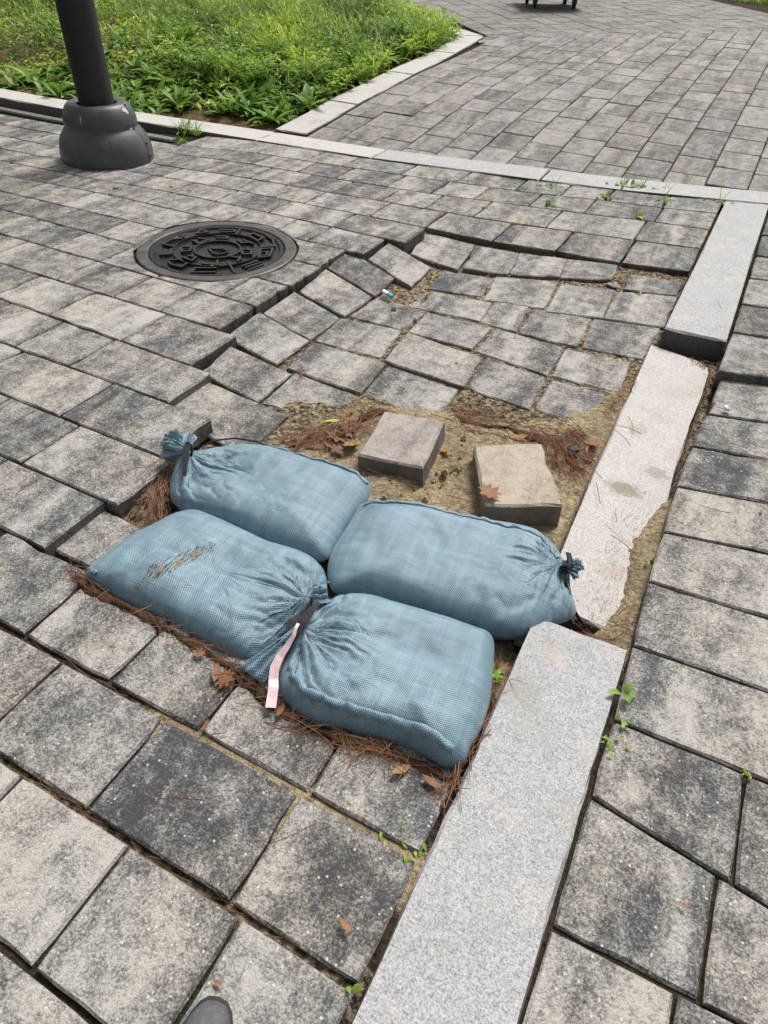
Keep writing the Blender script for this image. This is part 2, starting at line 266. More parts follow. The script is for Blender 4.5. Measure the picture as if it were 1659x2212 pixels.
PAVERS = [
('P',[[-.9991,.02,-.001],[-.7219,.02,-.0002],[-.7217,-.188,.0001],[-.9988,-.1881,-.0007]]),
('P',[[-.7181,.02,.0002],[-.4023,.02,-.0016],[-.4022,-.1882,-.0013],[-.7179,-.1879,.0004]]),
('P',[[-.3974,.02,.0023],[-.1195,.0199,.003],[-.1196,-.1877,.0017],[-.3979,-.1878,.001]]),
('P',[[-1.098,.227,.0002],[-.8112,.2268,.0009],[-.8113,.027,.0007],[-1.0982,.027,-.0]]),
('P',[[-.8105,.2276,-.0033],[-.5598,.2274,-.0021],[-.5601,.0271,-.0027],[-.8109,.0271,-.0039]]),
('P',[[-.5547,.2268,.001],[-.3292,.2272,-.0013],[-.3286,.027,.0008],[-.5537,.0269,.0031]]),
('P',[[-.3255,.2272,-.0011],[-.12,.2273,-.0017],[-.12,.027,-.0021],[-.3256,.027,-.0015]]),
('P',[[-1.2392,.4373,-.0009],[-.9418,.437,-.0],[-.9412,.2368,.0008],[-1.2384,.237,-.0002]]),
('P',[[-.9383,.4371,-.0002],[-.6665,.4368,.0005],[-.6661,.2367,.0013],[-.9377,.2369,.0006]]),
('P',[[-.6613,.4358,.0033],[-.3555,.4354,.0043],[-.3559,.2364,.0029],[-.6622,.2366,.0019]]),
('P',[[-.3534,.4373,-.0008],[-.12,.4377,-.0018],[-.1199,.2373,-.0014],[-.3533,.2371,-.0004]]),
('P',[[-1.3589,.6483,-.0006],[-1.0643,.6477,.0005],[-1.0646,.4479,.0002],[-1.3592,.4483,-.0009]]),
('P',[[-1.0616,.6482,-.0004],[-.8231,.649,-.0018],[-.8226,.4484,-.0012],[-1.061,.4479,.0002]]),
('P',[[-.8162,.6464,.0029],[-.5929,.647,.0018],[-.593,.4474,.0015],[-.8164,.447,.0026]]),
('P',[[-.5893,.647,.0019],[-.3449,.6482,-.0003],[-.3449,.4481,-.0004],[-.5893,.4473,.0018]]),
('P',[[-.3402,.6461,.0035],[-.1197,.6475,.0008],[-.1197,.4475,.0012],[-.3401,.4465,.0039]]),
('P',[[-1.9168,.8504,.0009],[-1.6027,.8515,-.0007],[-1.6035,.6527,-.0013],[-1.9177,.6518,.0003]]),
('P',[[-1.5955,.8496,.002],[-1.2351,.8519,-.0012],[-1.2361,.6532,-.0022],[-1.5969,.6515,.001]]),
('P',[[-2.1458,1.0698,.0013],[-1.8471,1.0683,.003],[-1.8501,.8542,.0011],[-2.1492,.8554,-.0006]]),
('P',[[-1.8487,1.0713,-.0003],[-1.5549,1.0711,-.0001],[-1.5527,.8538,.0016],[-1.846,.854,.0014]]),
('P',[[-1.5493,1.0697,.0015],[-1.1916,1.0709,.0002],[-1.1911,.8545,.0007],[-1.5485,.8535,.0021]]),
('P',[[-2.4613,1.2996,-.0015],[-2.0684,1.3022,-.0038],[-2.0672,1.0778,-.0031],[-2.4598,1.0757,-.0008]]),
('P',[[-2.0515,1.2937,.0039],[-1.6464,1.2993,-.0012],[-1.6437,1.0743,.0008],[-2.0481,1.0697,.0058]]),
('P',[[-1.6425,1.299,-.0009],[-1.2341,1.2952,.0026],[-1.2349,1.0734,.0018],[-1.6436,1.0766,-.0017]]),
('P',[[-2.7003,1.5392,-.0009],[-2.4128,1.5426,-.0054],[-2.4138,1.3085,-.0059],[-2.7015,1.3036,-.0014]]),
('P',[[-2.3975,1.535,.0003],[-2.1147,1.5304,-.0016],[-2.1171,1.3053,-.003],[-2.4003,1.3032,-.001]]),
('P',[[-2.1046,1.5256,.002],[-1.8483,1.5189,.0023],[-1.8488,1.2999,.0019],[-2.1052,1.3001,.0017]]),
('P',[[-1.8496,1.5229,-.0009],[-1.4079,1.5088,.0032],[-1.4089,1.2993,.0025],[-1.8509,1.3039,-.0017]]),
('P',[[-2.7997,1.776,-.0006],[-2.5111,1.7745,.0003],[-2.5065,1.5387,.0025],[-2.7945,1.54,.0016]]),
('P',[[-2.5043,1.7723,.0018],[-2.2002,1.7697,.0036],[-2.2016,1.531,.0028],[-2.5059,1.5406,.0011]]),
('P',[[-2.2073,1.7783,-.0022],[-1.8404,1.7804,-.0036],[-1.8424,1.5317,-.0049],[-2.2096,1.539,-.0034]]),
('P',[[-1.8348,1.7784,-.0023],[-1.5052,1.779,-.0027],[-1.5072,1.5225,-.0042],[-1.8371,1.5302,-.0038]]),
('P',[[-3.1572,2.0138,-.0034],[-2.8582,2.009,-.0006],[-2.86,1.781,-.0013],[-3.1593,1.7853,-.0041]]),
('P',[[-2.8538,2.0084,-.0002],[-2.4306,2.007,.0006],[-2.4324,1.7795,-.0003],[-2.8559,1.7807,-.0011]]),
('P',[[-2.4309,2.0102,-.0013],[-2.1173,2.0066,.0008],[-2.1157,1.7764,.0017],[-2.429,1.7796,-.0004]]),
('P',[[-2.1178,2.0105,-.0015],[-1.8778,2.008,.0],[-1.8778,1.779,-.0],[-2.1179,1.7813,-.0015]]),
('P',[[-1.8764,2.0104,-.0014],[-1.5865,2.0076,.0002],[-1.5892,1.7817,-.0018],[-1.8796,1.7841,-.0034]]),
('P',[[-3.3964,2.2368,.0006],[-3.038,2.2426,-.0024],[-3.0375,2.0158,-.0022],[-3.3959,2.0106,.0008]]),
('P',[[-3.0257,2.2362,.001],[-2.7209,2.2372,.0004],[-2.7252,2.0145,-.0015],[-3.0306,2.0136,-.0009]]),
('P',[[-2.727,2.2453,-.0038],[-2.7038,2.2449,-.0037],[-2.6806,2.2446,-.0035],[-2.6573,2.2443,-.0033],[-2.6341,2.244,-.0031],[-2.6109,2.2436,-.003],[-2.5877,2.2433,-.0028],[-2.5644,2.243,-.0026],[-2.5412,2.2426,-.0024],[-2.518,2.2423,-.0023],[-2.4947,2.242,-.0021],[-2.4715,2.2417,-.0019],[-2.4483,2.2413,-.0018],[-2.4251,2.241,-.0016],[-2.4248,2.2234,-.0015],[-2.4245,2.2057,-.0013],[-2.4242,2.1881,-.0012],[-2.424,2.1705,-.0011],[-2.4237,2.1528,-.0009],[-2.4234,2.1352,-.0008],[-2.4232,2.1176,-.0007],[-2.4229,2.0999,-.0005],[-2.4226,2.0823,-.0004],[-2.4223,2.0647,-.0003],[-2.4221,2.047,-.0001],[-2.4218,2.0294,.0],[-2.4215,2.0118,.0001],[-2.4447,2.0121,-.0],[-2.4679,2.0124,-.0002],[-2.4911,2.0127,-.0004],[-2.5143,2.013,-.0006],[-2.5375,2.0132,-.0007],[-2.5607,2.0135,-.0009],[-2.5839,2.0138,-.0011],[-2.6071,2.0141,-.0012],[-2.6303,2.0144,-.0014],[-2.6535,2.0147,-.0016],[-2.6767,2.015,-.0018],[-2.6999,2.0153,-.0019],[-2.7231,2.0156,-.0021],[-2.7234,2.0333,-.0022],[-2.7237,2.0509,-.0024],[-2.724,2.0686,-.0025],[-2.7243,2.0863,-.0026],[-2.7246,2.1039,-.0028],[-2.7249,2.1216,-.0029],[-2.7252,2.1393,-.003],[-2.7255,2.1569,-.0032],[-2.7258,2.1746,-.0033],[-2.7261,2.1923,-.0034],[-2.7264,2.2099,-.0036],[-2.7267,2.2276,-.0037]]),
('P',[[-2.4208,2.2404,-.0013],[-2.4152,2.23,-.0012],[-2.4086,2.2183,-.0011],[-2.4006,2.2054,-.001],[-2.3909,2.191,-.0009],[-2.3789,2.1751,-.0008],[-2.364,2.1576,-.0007],[-2.3456,2.1386,-.0006],[-2.3226,2.1183,-.0005],[-2.2942,2.0974,-.0004],[-2.2595,2.0769,-.0003],[-2.2182,2.0585,-.0002],[-2.1706,2.0443,-.0001],[-2.1185,2.0363,-.0001],[-2.1125,2.0358,-.0004],[-2.1061,2.0354,-.0011],[-2.1046,2.0147,-.0016],[-2.1292,2.0149,-.0017],[-2.1537,2.015,-.0018],[-2.1783,2.0152,-.0019],[-2.2029,2.0153,-.002],[-2.2274,2.0155,-.002],[-2.252,2.0156,-.0021],[-2.2765,2.0158,-.0022],[-2.3011,2.016,-.0023],[-2.3257,2.0161,-.0024],[-2.3502,2.0163,-.0025],[-2.3748,2.0164,-.0026],[-2.3993,2.0166,-.0027],[-2.4239,2.0167,-.0028],[-2.4237,2.0339,-.0027],[-2.4234,2.0511,-.0025],[-2.4232,2.0683,-.0024],[-2.4229,2.0856,-.0023],[-2.4227,2.1028,-.0022],[-2.4225,2.12,-.0021],[-2.4222,2.1372,-.002],[-2.422,2.1544,-.0018],[-2.4217,2.1716,-.0017],[-2.4215,2.1888,-.0016],[-2.4212,2.206,-.0015],[-2.421,2.2232,-.0014]]),
('P',[[-2.1051,2.0354,.0013],[-2.0499,2.037,.0014],[-1.9972,2.0462,.0014],[-1.9498,2.0616,.0015],[-1.9091,2.0809,.0015],[-1.8753,2.1018,.0016],[-1.8479,2.1228,.0016],[-1.8259,2.143,.0017],[-1.8083,2.1617,.0017],[-1.7942,2.1789,.0018],[-1.7828,2.1943,.0018],[-1.7735,2.2083,.0019],[-1.766,2.2208,.0019],[-1.7597,2.232,.002],[-1.7638,2.2169,.002],[-1.7639,2.1996,.002],[-1.7639,2.1822,.0019],[-1.7639,2.1649,.0019],[-1.7639,2.1476,.0019],[-1.764,2.1303,.0019],[-1.764,2.1129,.0019],[-1.764,2.0956,.0019],[-1.764,2.0783,.0019],[-1.764,2.0609,.0018],[-1.7641,2.0436,.0018],[-1.7641,2.0263,.0018],[-1.7641,2.0089,.0018],[-1.7897,2.009,.0017],[-1.8152,2.0091,.0017],[-1.8408,2.0092,.0016],[-1.8663,2.0093,.0016],[-1.8919,2.0094,.0015],[-1.9174,2.0095,.0015],[-1.9429,2.0096,.0014],[-1.9685,2.0097,.0014],[-1.994,2.0098,.0013],[-2.0196,2.0098,.0013],[-2.0451,2.0099,.0012],[-2.0707,2.01,.0012],[-2.0962,2.0101,.0011],[-2.0962,2.0275,.0011],[-2.0964,2.0351,.0011],[-2.1036,2.0353,.0013]]),
('P',[[-1.7579,2.2354,-.0001],[-1.7498,2.2382,-.0001],[-1.7362,2.2381,-.0001],[-1.7225,2.238,-.0],[-1.7089,2.2379,.0],[-1.6953,2.2378,.0001],[-1.6816,2.2378,.0001],[-1.668,2.2377,.0002],[-1.6544,2.2376,.0002],[-1.6407,2.2375,.0003],[-1.6271,2.2374,.0003],[-1.6135,2.2373,.0004],[-1.5998,2.2372,.0004],[-1.5862,2.2371,.0005],[-1.5862,2.2197,.0005],[-1.5861,2.2023,.0005],[-1.5861,2.1849,.0005],[-1.5861,2.1675,.0005],[-1.5861,2.1501,.0006],[-1.586,2.1327,.0006],[-1.586,2.1153,.0006],[-1.586,2.0979,.0006],[-1.586,2.0804,.0006],[-1.5859,2.063,.0006],[-1.5859,2.0456,.0007],[-1.5859,2.0282,.0007],[-1.5859,2.0108,.0007],[-1.5995,2.0109,.0007],[-1.6131,2.011,.0006],[-1.6268,2.011,.0006],[-1.6404,2.0111,.0005],[-1.654,2.0112,.0005],[-1.6676,2.0113,.0004],[-1.6813,2.0114,.0004],[-1.6949,2.0114,.0003],[-1.7085,2.0115,.0003],[-1.7222,2.0116,.0002],[-1.7358,2.0117,.0002],[-1.7494,2.0118,.0001],[-1.7631,2.0118,.0001],[-1.7631,2.0293,.0001],[-1.7631,2.0467,.0001],[-1.7631,2.0641,.0],[-1.7632,2.0815,.0],[-1.7632,2.0989,-.0],[-1.7632,2.1164,-.0],[-1.7633,2.1338,-.0],[-1.7633,2.1512,-.0001],[-1.7633,2.1686,-.0001],[-1.7633,2.186,-.0001],[-1.7634,2.2034,-.0001],[-1.7634,2.2209,-.0001]]),
('P',[[-3.8482,2.428,.0],[-3.5588,2.4272,.001],[-3.5588,2.2401,.001],[-3.8482,2.242,.0]]),
('P',[[-3.5522,2.4253,.002],[-3.2431,2.4331,.0031],[-3.2497,2.2405,.0008],[-3.559,2.2425,-.0003]]),
('P',[[-3.2463,2.4383,.0007],[-3.0017,2.4479,.0],[-3.0006,2.2411,.0005],[-3.2451,2.2399,.0011]]),
('P',[[-3.001,2.4504,-.0011],[-2.6784,2.4572,.0006],[-2.6774,2.24,.0011],[-3.0,2.2433,-.0007]]),
('P',[[-2.6831,2.4649,-.003],[-2.6536,2.465,-.0027],[-2.6241,2.4651,-.0024],[-2.5947,2.4652,-.0021],[-2.5652,2.4652,-.0018],[-2.5357,2.4653,-.0015],[-2.5063,2.4654,-.0012],[-2.4768,2.4655,-.0009],[-2.4552,2.4668,-.0006],[-2.4531,2.4784,.0],[-2.4515,2.4859,.0003],[-2.4494,2.4952,.0006],[-2.4464,2.5067,.0009],[-2.4532,2.478,.0012],[-2.4578,2.4477,.0015],[-2.4599,2.4165,.0018],[-2.4593,2.3848,.002],[-2.4561,2.3535,.0023],[-2.4504,2.3232,.0026],[-2.4425,2.2944,.0028],[-2.4329,2.2675,.0031],[-2.4218,2.2429,.0034],[-2.4099,2.2205,.0036],[-2.3974,2.2005,.0039],[-2.3847,2.1826,.0042],[-2.3721,2.1669,.0044],[-2.3875,2.1864,.0041],[-2.3996,2.2038,.0038],[-2.4091,2.2192,.0035],[-2.4167,2.2329,.0032],[-2.4402,2.2366,.0028],[-2.4696,2.2372,.0025],[-2.4991,2.2378,.0022],[-2.5285,2.2384,.0019],[-2.5579,2.239,.0016],[-2.5873,2.2396,.0012],[-2.6167,2.2402,.0009],[-2.6461,2.2408,.0006],[-2.6755,2.2414,.0003],[-2.6761,2.2586,.0],[-2.6767,2.2758,-.0002],[-2.6773,2.293,-.0005],[-2.6779,2.3102,-.0007],[-2.6784,2.3274,-.001],[-2.679,2.3446,-.0012],[-2.6796,2.3618,-.0015],[-2.6802,2.379,-.0018],[-2.6808,2.3962,-.002],[-2.6813,2.4133,-.0023],[-2.6819,2.4305,-.0025],[-2.6825,2.4477,-.0028]]),
('P',[[-1.7515,2.5655,.0014],[-1.7423,2.5444,.0013],[-1.7363,2.5283,.0012],[-1.7322,2.5157,.0012],[-1.7293,2.5057,.0011],[-1.7272,2.4974,.001],[-1.7255,2.4906,.0009],[-1.7184,2.4808,.0008],[-1.69,2.4817,.0007],[-1.6615,2.4825,.0007],[-1.6331,2.4834,.0006],[-1.6046,2.4843,.0005],[-1.5762,2.4851,.0004],[-1.5763,2.4665,.0004],[-1.5764,2.4479,.0003],[-1.5765,2.4293,.0002],[-1.5766,2.4106,.0002],[-1.5767,2.392,.0001],[-1.5768,2.3734,.0],[-1.5769,2.3547,-.0001],[-1.577,2.3361,-.0001],[-1.5771,2.3175,-.0002],[-1.5772,2.2989,-.0003],[-1.5773,2.2802,-.0004],[-1.5774,2.2616,-.0004],[-1.5775,2.243,-.0005],[-1.6059,2.2428,-.0004],[-1.6344,2.2427,-.0004],[-1.6629,2.2426,-.0003],[-1.6913,2.2424,-.0002],[-1.7198,2.2423,-.0001],[-1.7482,2.2421,-.0001],[-1.7593,2.2328,.0],[-1.7668,2.2194,.0001],[-1.7761,2.2043,.0002],[-1.7879,2.1872,.0002],[-1.8029,2.168,.0003],[-1.8224,2.1466,.0004],[-1.8475,2.1232,.0004],[-1.8317,2.1374,.0005],[-1.8147,2.1546,.0006],[-1.7969,2.1753,.0007],[-1.7787,2.2003,.0007],[-1.7608,2.23,.0008],[-1.7442,2.2648,.0009],[-1.7304,2.3045,.0009],[-1.7207,2.3483,.001],[-1.7162,2.3946,.0011],[-1.7176,2.4415,.0012],[-1.7246,2.4867,.0012],[-1.7364,2.5284,.0013]]),
('P',[[-3.9909,2.6011,.0021],[-3.7563,2.6238,.0017],[-3.7654,2.4343,-.0011],[-3.9995,2.4328,-.0004]]),
('P',[[-3.7548,2.6257,.0011],[-3.4715,2.6582,.0001],[-3.4712,2.4358,.0002],[-3.7545,2.4296,.0012]]),
('P',[[-3.4743,2.6634,-.0021],[-3.1441,2.6978,-.0027],[-3.1334,2.4448,.0013],[-3.4636,2.4332,.0016]]),
('P',[[-3.1398,2.6976,-.0025],[-2.8742,2.7061,-.001],[-2.87,2.4547,.0007],[-3.1353,2.4492,-.0008]]),
('P',[[-2.8699,2.7055,-.0007],[-2.8375,2.7053,-.0005],[-2.805,2.7051,-.0003],[-2.7726,2.7049,-.0002],[-2.7402,2.7047,.0],[-2.7078,2.7045,.0002],[-2.6753,2.7042,.0004],[-2.6429,2.704,.0006],[-2.6105,2.7038,.0008],[-2.578,2.7036,.001],[-2.5456,2.7034,.0011],[-2.5132,2.7032,.0013],[-2.4807,2.703,.0015],[-2.4483,2.7028,.0017],[-2.4485,2.6847,.0016],[-2.4487,2.6665,.0015],[-2.4489,2.6484,.0014],[-2.4491,2.6303,.0013],[-2.4493,2.6122,.0012],[-2.4495,2.5941,.0011],[-2.4497,2.5759,.001],[-2.4499,2.5578,.0009],[-2.45,2.5397,.0008],[-2.4502,2.5216,.0007],[-2.4504,2.5035,.0007],[-2.4516,2.4856,.0006],[-2.455,2.4679,.0005],[-2.4833,2.4667,.0003],[-2.5158,2.4662,.0001],[-2.5483,2.4657,-.0001],[-2.5807,2.4652,-.0003],[-2.6132,2.4646,-.0005],[-2.6457,2.4641,-.0007],[-2.6782,2.4636,-.0008],[-2.7106,2.4631,-.001],[-2.7431,2.4626,-.0012],[-2.7756,2.4621,-.0014],[-2.8081,2.4615,-.0016],[-2.8405,2.461,-.0018],[-2.873,2.4605,-.002],[-2.8728,2.4794,-.0019],[-2.8725,2.4982,-.0018],[-2.8723,2.517,-.0017],[-2.8721,2.5359,-.0016],[-2.8718,2.5547,-.0015],[-2.8716,2.5736,-.0014],[-2.8713,2.5924,-.0013],[-2.8711,2.6113,-.0012],[-2.8709,2.6301,-.0011],[-2.8706,2.649,-.001],[-2.8704,2.6678,-.0009],[-2.8702,2.6867,-.0008]]),
('P',[[-2.4395,2.697,.0042],[-2.4134,2.6978,.0039],[-2.3873,2.6986,.0037],[-2.3613,2.6994,.0034],[-2.3352,2.7002,.0031],[-2.3116,2.7043,.0028],[-2.2933,2.7172,.0026],[-2.2726,2.73,.0023],[-2.2496,2.7421,.002],[-2.2241,2.7532,.0018],[-2.1964,2.7628,.0015],[-2.1668,2.7706,.0012],[-2.1356,2.7759,.0009],[-2.1036,2.7787,.0007],[-2.1096,2.7784,.0009],[-2.1165,2.7779,.001],[-2.1244,2.7772,.001],[-2.1304,2.7766,.0011],[-2.1389,2.7755,.0011],[-2.1517,2.7735,.0012],[-2.2722,2.7302,.0014],[-2.3486,2.6725,.0017],[-2.3913,2.6223,.002],[-2.4154,2.5837,.0023],[-2.4295,2.5545,.0025],[-2.4383,2.5323,.0028],[-2.444,2.5149,.0031],[-2.4479,2.5012,.0033],[-2.4506,2.49,.0036],[-2.4526,2.4808,.0039],[-2.4541,2.4732,.0042],[-2.4552,2.4666,.0044],[-2.4528,2.4796,.0047],[-2.4488,2.4977,.0046],[-2.4439,2.5151,.0046],[-2.4387,2.5318,.0046],[-2.4388,2.5502,.0045],[-2.4389,2.5686,.0045],[-2.439,2.5869,.0044],[-2.4391,2.6053,.0044],[-2.4391,2.6236,.0044],[-2.4392,2.642,.0043],[-2.4393,2.6603,.0043],[-2.4394,2.6787,.0042]]),
('P',[[-2.1023,2.7787,-.0009],[-2.054,2.7774,-.0007],[-2.0074,2.7702,-.0006],[-1.9644,2.7579,-.0004],[-1.9263,2.742,-.0003],[-1.8936,2.7241,-.0001],[-1.8623,2.7105,.0],[-1.8227,2.7104,.0002],[-1.7832,2.7103,.0003],[-1.7436,2.7103,.0005],[-1.704,2.7102,.0006],[-1.6645,2.7101,.0008],[-1.6249,2.71,.0009],[-1.5853,2.7099,.0011],[-1.5855,2.6931,.001],[-1.5856,2.6762,.0009],[-1.5858,2.6593,.0007],[-1.5859,2.6425,.0006],[-1.5861,2.6256,.0005],[-1.5862,2.6087,.0004],[-1.5864,2.5918,.0003],[-1.5866,2.575,.0002],[-1.5867,2.5581,.0001],[-1.5869,2.5412,-.0],[-1.587,2.5244,-.0002],[-1.5872,2.5075,-.0003],[-1.5873,2.4906,-.0004],[-1.6269,2.49,-.0005],[-1.6666,2.4893,-.0007],[-1.7062,2.4886,-.0008],[-1.726,2.4927,-.001],[-1.7285,2.5024,-.0011],[-1.732,2.5148,-.0013],[-1.7373,2.531,-.0015],[-1.7458,2.5529,-.0016],[-1.7605,2.5835,-.0018],[-1.7886,2.6277,-.0019],[-1.8472,2.6906,-.0021],[-1.9705,2.7599,-.0022],[-2.1582,2.7723,-.0024],[-2.1444,2.7747,-.0023],[-2.1349,2.776,-.0021],[-2.1279,2.7769,-.002],[-2.1184,2.7778,-.0018],[-2.1123,2.7782,-.0016],[-2.1063,2.7786,-.0012]]),
('P',[[-4.2724,2.8231,-.0067],[-3.9374,2.8308,-.0047],[-3.9316,2.6234,-.0029],[-4.2655,2.5973,-.0048]]),
('P',[[-3.9096,2.8136,.0026],[-3.6366,2.8352,.0001],[-3.6372,2.6438,-.0001],[-3.9103,2.612,.0024]]),
('P',[[-3.626,2.83,.0023],[-3.4484,2.8426,.0022],[-3.449,2.6599,.002],[-3.6267,2.6392,.0021]]),
('P',[[-3.4476,2.8453,.0012],[-3.0578,2.8862,.0015],[-3.0575,2.6981,.0016],[-3.4473,2.6617,.0013]]),
('P',[[-3.0536,2.8859,.0018],[-2.7938,2.9095,.0034],[-2.793,2.6998,.0037],[-3.0527,2.6973,.0021]]),
('P',[[-2.783,2.9022,.0064],[-2.5317,2.915,.0047],[-2.5343,2.702,.0035],[-2.7858,2.6963,.0052]]),
('P',[[-2.5385,2.927,-.0001],[-2.5195,2.9276,-.0001],[-2.5005,2.9282,-.0001],[-2.4815,2.9288,-.0001],[-2.4625,2.9294,-.0001],[-2.4435,2.93,-.0],[-2.4245,2.9306,-.0],[-2.4055,2.9311,.0],[-2.3865,2.9317,.0],[-2.3675,2.9323,.0],[-2.3486,2.9329,.0001],[-2.3296,2.9335,.0001],[-2.3106,2.9341,.0001],[-2.2916,2.9347,.0001],[-2.2917,2.9177,.0],[-2.2919,2.9007,-.0],[-2.292,2.8837,-.0001],[-2.2922,2.8667,-.0002],[-2.2923,2.8497,-.0003],[-2.2924,2.8327,-.0003],[-2.2926,2.8157,-.0004],[-2.2927,2.7987,-.0005],[-2.2929,2.7816,-.0005],[-2.293,2.7646,-.0006],[-2.2931,2.7476,-.0007],[-2.2933,2.7306,-.0008],[-2.295,2.7161,-.0008],[-2.3124,2.7135,-.0009],[-2.3314,2.7135,-.0009],[-2.3504,2.7134,-.0009],[-2.3694,2.7133,-.0009],[-2.3884,2.7132,-.0009],[-2.4074,2.7131,-.0009],[-2.4264,2.713,-.0009],[-2.4454,2.7129,-.001],[-2.4644,2.7128,-.001],[-2.4834,2.7127,-.001],[-2.5024,2.7126,-.001],[-2.5214,2.7126,-.001],[-2.5404,2.7125,-.001],[-2.5403,2.729,-.001],[-2.5401,2.7455,-.0009],[-2.54,2.762,-.0008],[-2.5398,2.7785,-.0008],[-2.5397,2.795,-.0007],[-2.5395,2.8115,-.0006],[-2.5394,2.828,-.0005],[-2.5392,2.8445,-.0005],[-2.5391,2.861,-.0004],[-2.5389,2.8775,-.0003],[-2.5388,2.894,-.0003],[-2.5386,2.9105,-.0002]]),
('P',[[-2.2905,2.938,-.0012],[-2.2683,2.9382,-.0011],[-2.2461,2.9384,-.001],[-2.2239,2.9386,-.0009],[-2.2017,2.9388,-.0008],[-2.1795,2.939,-.0008],[-2.1573,2.9393,-.0007],[-2.1351,2.9395,-.0006],[-2.1129,2.9397,-.0005],[-2.0908,2.9399,-.0004],[-2.0686,2.9401,-.0004],[-2.0464,2.9403,-.0003],[-2.0242,2.9405,-.0002],[-2.002,2.9408,-.0001],[-2.0017,2.9229,.0],[-2.0015,2.9051,.0002],[-2.0012,2.8873,.0004],[-2.0009,2.8695,.0005],[-2.0006,2.8517,.0007],[-2.0004,2.8339,.0008],[-2.0001,2.816,.001],[-1.9998,2.7982,.0012],[-1.9996,2.7804,.0013],[-1.9979,2.7679,.0015],[-1.988,2.7653,.0018],[-2.007,2.7701,.0019],[-2.033,2.7749,.0018],[-2.0597,2.7779,.0017],[-2.0869,2.779,.0016],[-2.1141,2.7781,.0015],[-2.1408,2.7752,.0015],[-2.1668,2.7706,.0014],[-2.1916,2.7643,.0013],[-2.215,2.7567,.0012],[-2.2368,2.748,.0011],[-2.2569,2.7385,.001],[-2.2753,2.7284,.001],[-2.292,2.7181,.0009],[-2.2868,2.7273,.0007],[-2.2871,2.7448,.0006],[-2.2874,2.7624,.0004],[-2.2877,2.7799,.0003],[-2.288,2.7975,.0001],[-2.2883,2.8151,-.0001],[-2.2886,2.8326,-.0002],[-2.2889,2.8502,-.0004],[-2.2892,2.8677,-.0005],[-2.2895,2.8853,-.0007],[-2.2898,2.9028,-.0008],[-2.2902,2.9204,-.001]]),
('P',[[-2.0045,2.9498,-.0037],[-1.9893,2.9499,-.0037],[-1.974,2.9499,-.0036],[-1.9588,2.95,-.0036],[-1.9436,2.95,-.0035],[-1.9283,2.9501,-.0035],[-1.9131,2.9501,-.0034],[-1.8978,2.9502,-.0033],[-1.8826,2.9502,-.0033],[-1.8674,2.9503,-.0032],[-1.8521,2.9504,-.0032],[-1.8369,2.9504,-.0031],[-1.8217,2.9505,-.0031],[-1.8064,2.9505,-.003],[-1.8063,2.9327,-.0029],[-1.8061,2.9149,-.0028],[-1.8059,2.8971,-.0027],[-1.8058,2.8792,-.0026],[-1.8056,2.8614,-.0025],[-1.8055,2.8436,-.0024],[-1.8053,2.8258,-.0023],[-1.8052,2.808,-.0022],[-1.805,2.7902,-.0021],[-1.8049,2.7724,-.002],[-1.8047,2.7545,-.0019],[-1.8046,2.7367,-.0018],[-1.8044,2.7189,-.0017],[-1.8196,2.7189,-.0018],[-1.8348,2.719,-.0018],[-1.8501,2.719,-.0019],[-1.8653,2.719,-.0019],[-1.8805,2.719,-.002],[-1.8929,2.7237,-.002],[-1.9045,2.7306,-.0021],[-1.9168,2.7373,-.0021],[-1.9299,2.7437,-.0022],[-1.9437,2.7499,-.0023],[-1.9583,2.7557,-.0023],[-1.9736,2.761,-.0024],[-1.9895,2.7657,-.0024],[-1.9993,2.7683,-.0026],[-2.003,2.7902,-.0028],[-2.0032,2.8079,-.0029],[-2.0033,2.8257,-.003],[-2.0035,2.8434,-.0031],[-2.0037,2.8611,-.0032],[-2.0038,2.8789,-.0033],[-2.004,2.8966,-.0034],[-2.0042,2.9143,-.0035],[-2.0043,2.9321,-.0036]]),
('P',[[-1.7976,2.9421,.0004],[-1.4947,2.9526,-.0023],[-1.4969,2.7263,-.0041],[-1.8003,2.7182,-.0014]]),
('P',[[-4.6003,2.9794,-.0005],[-4.2739,2.9871,.0022],[-4.2701,2.8023,.0032],[-4.5964,2.8009,.0005]]),
('P',[[-4.2728,2.9891,.0015],[-3.9589,3.0093,-.0006],[-3.9618,2.8253,-.0015],[-4.2758,2.8085,.0007]]),
('P',[[-3.9385,2.9967,.0044],[-3.6718,3.0282,.0032],[-3.6776,2.8337,.0013],[-3.9443,2.8156,.0026]]),
('P',[[-3.6755,3.0346,.0009],[-3.4012,3.0655,.0002],[-3.394,2.851,.0027],[-3.6681,2.8293,.0032]]),
('P',[[-3.3916,3.0605,.0023],[-3.0965,3.0925,.002],[-3.0945,2.8829,.0028],[-3.3894,2.8505,.0031]]),
('P',[[-3.0951,3.095,.0012],[-2.8169,3.1157,.0021],[-2.8212,2.919,.0003],[-3.1,2.8917,-.0007]]),
('P',[[-2.8229,3.1267,-.002],[-2.5243,3.1453,.0002],[-2.5284,2.9354,-.0017],[-2.8272,2.9294,-.0038]]),
('P',[[-2.5162,3.14,.0023],[-2.1852,3.1545,.0019],[-2.1834,2.9349,.0029],[-2.5142,2.9231,.0033]]),
('P',[[-2.1819,3.155,.0018],[-1.7957,3.1725,.0021],[-1.7959,2.9423,.0019],[-2.1822,2.9382,.0016]]),
('P',[[-1.7932,3.1747,.0013],[-1.3912,3.1918,.0005],[-1.3873,2.9425,.0038],[-1.7883,2.9358,.0045]]),
('P',[[-4.7922,3.194,.0015],[-4.5087,3.2064,-.0018],[-4.5127,2.9938,-.0029],[-4.7965,2.981,.0004]]),
('P',[[-4.4941,3.1986,.0011],[-4.2216,3.2046,.0001],[-4.2216,2.9993,.0001],[-4.4941,2.984,.0011]]),
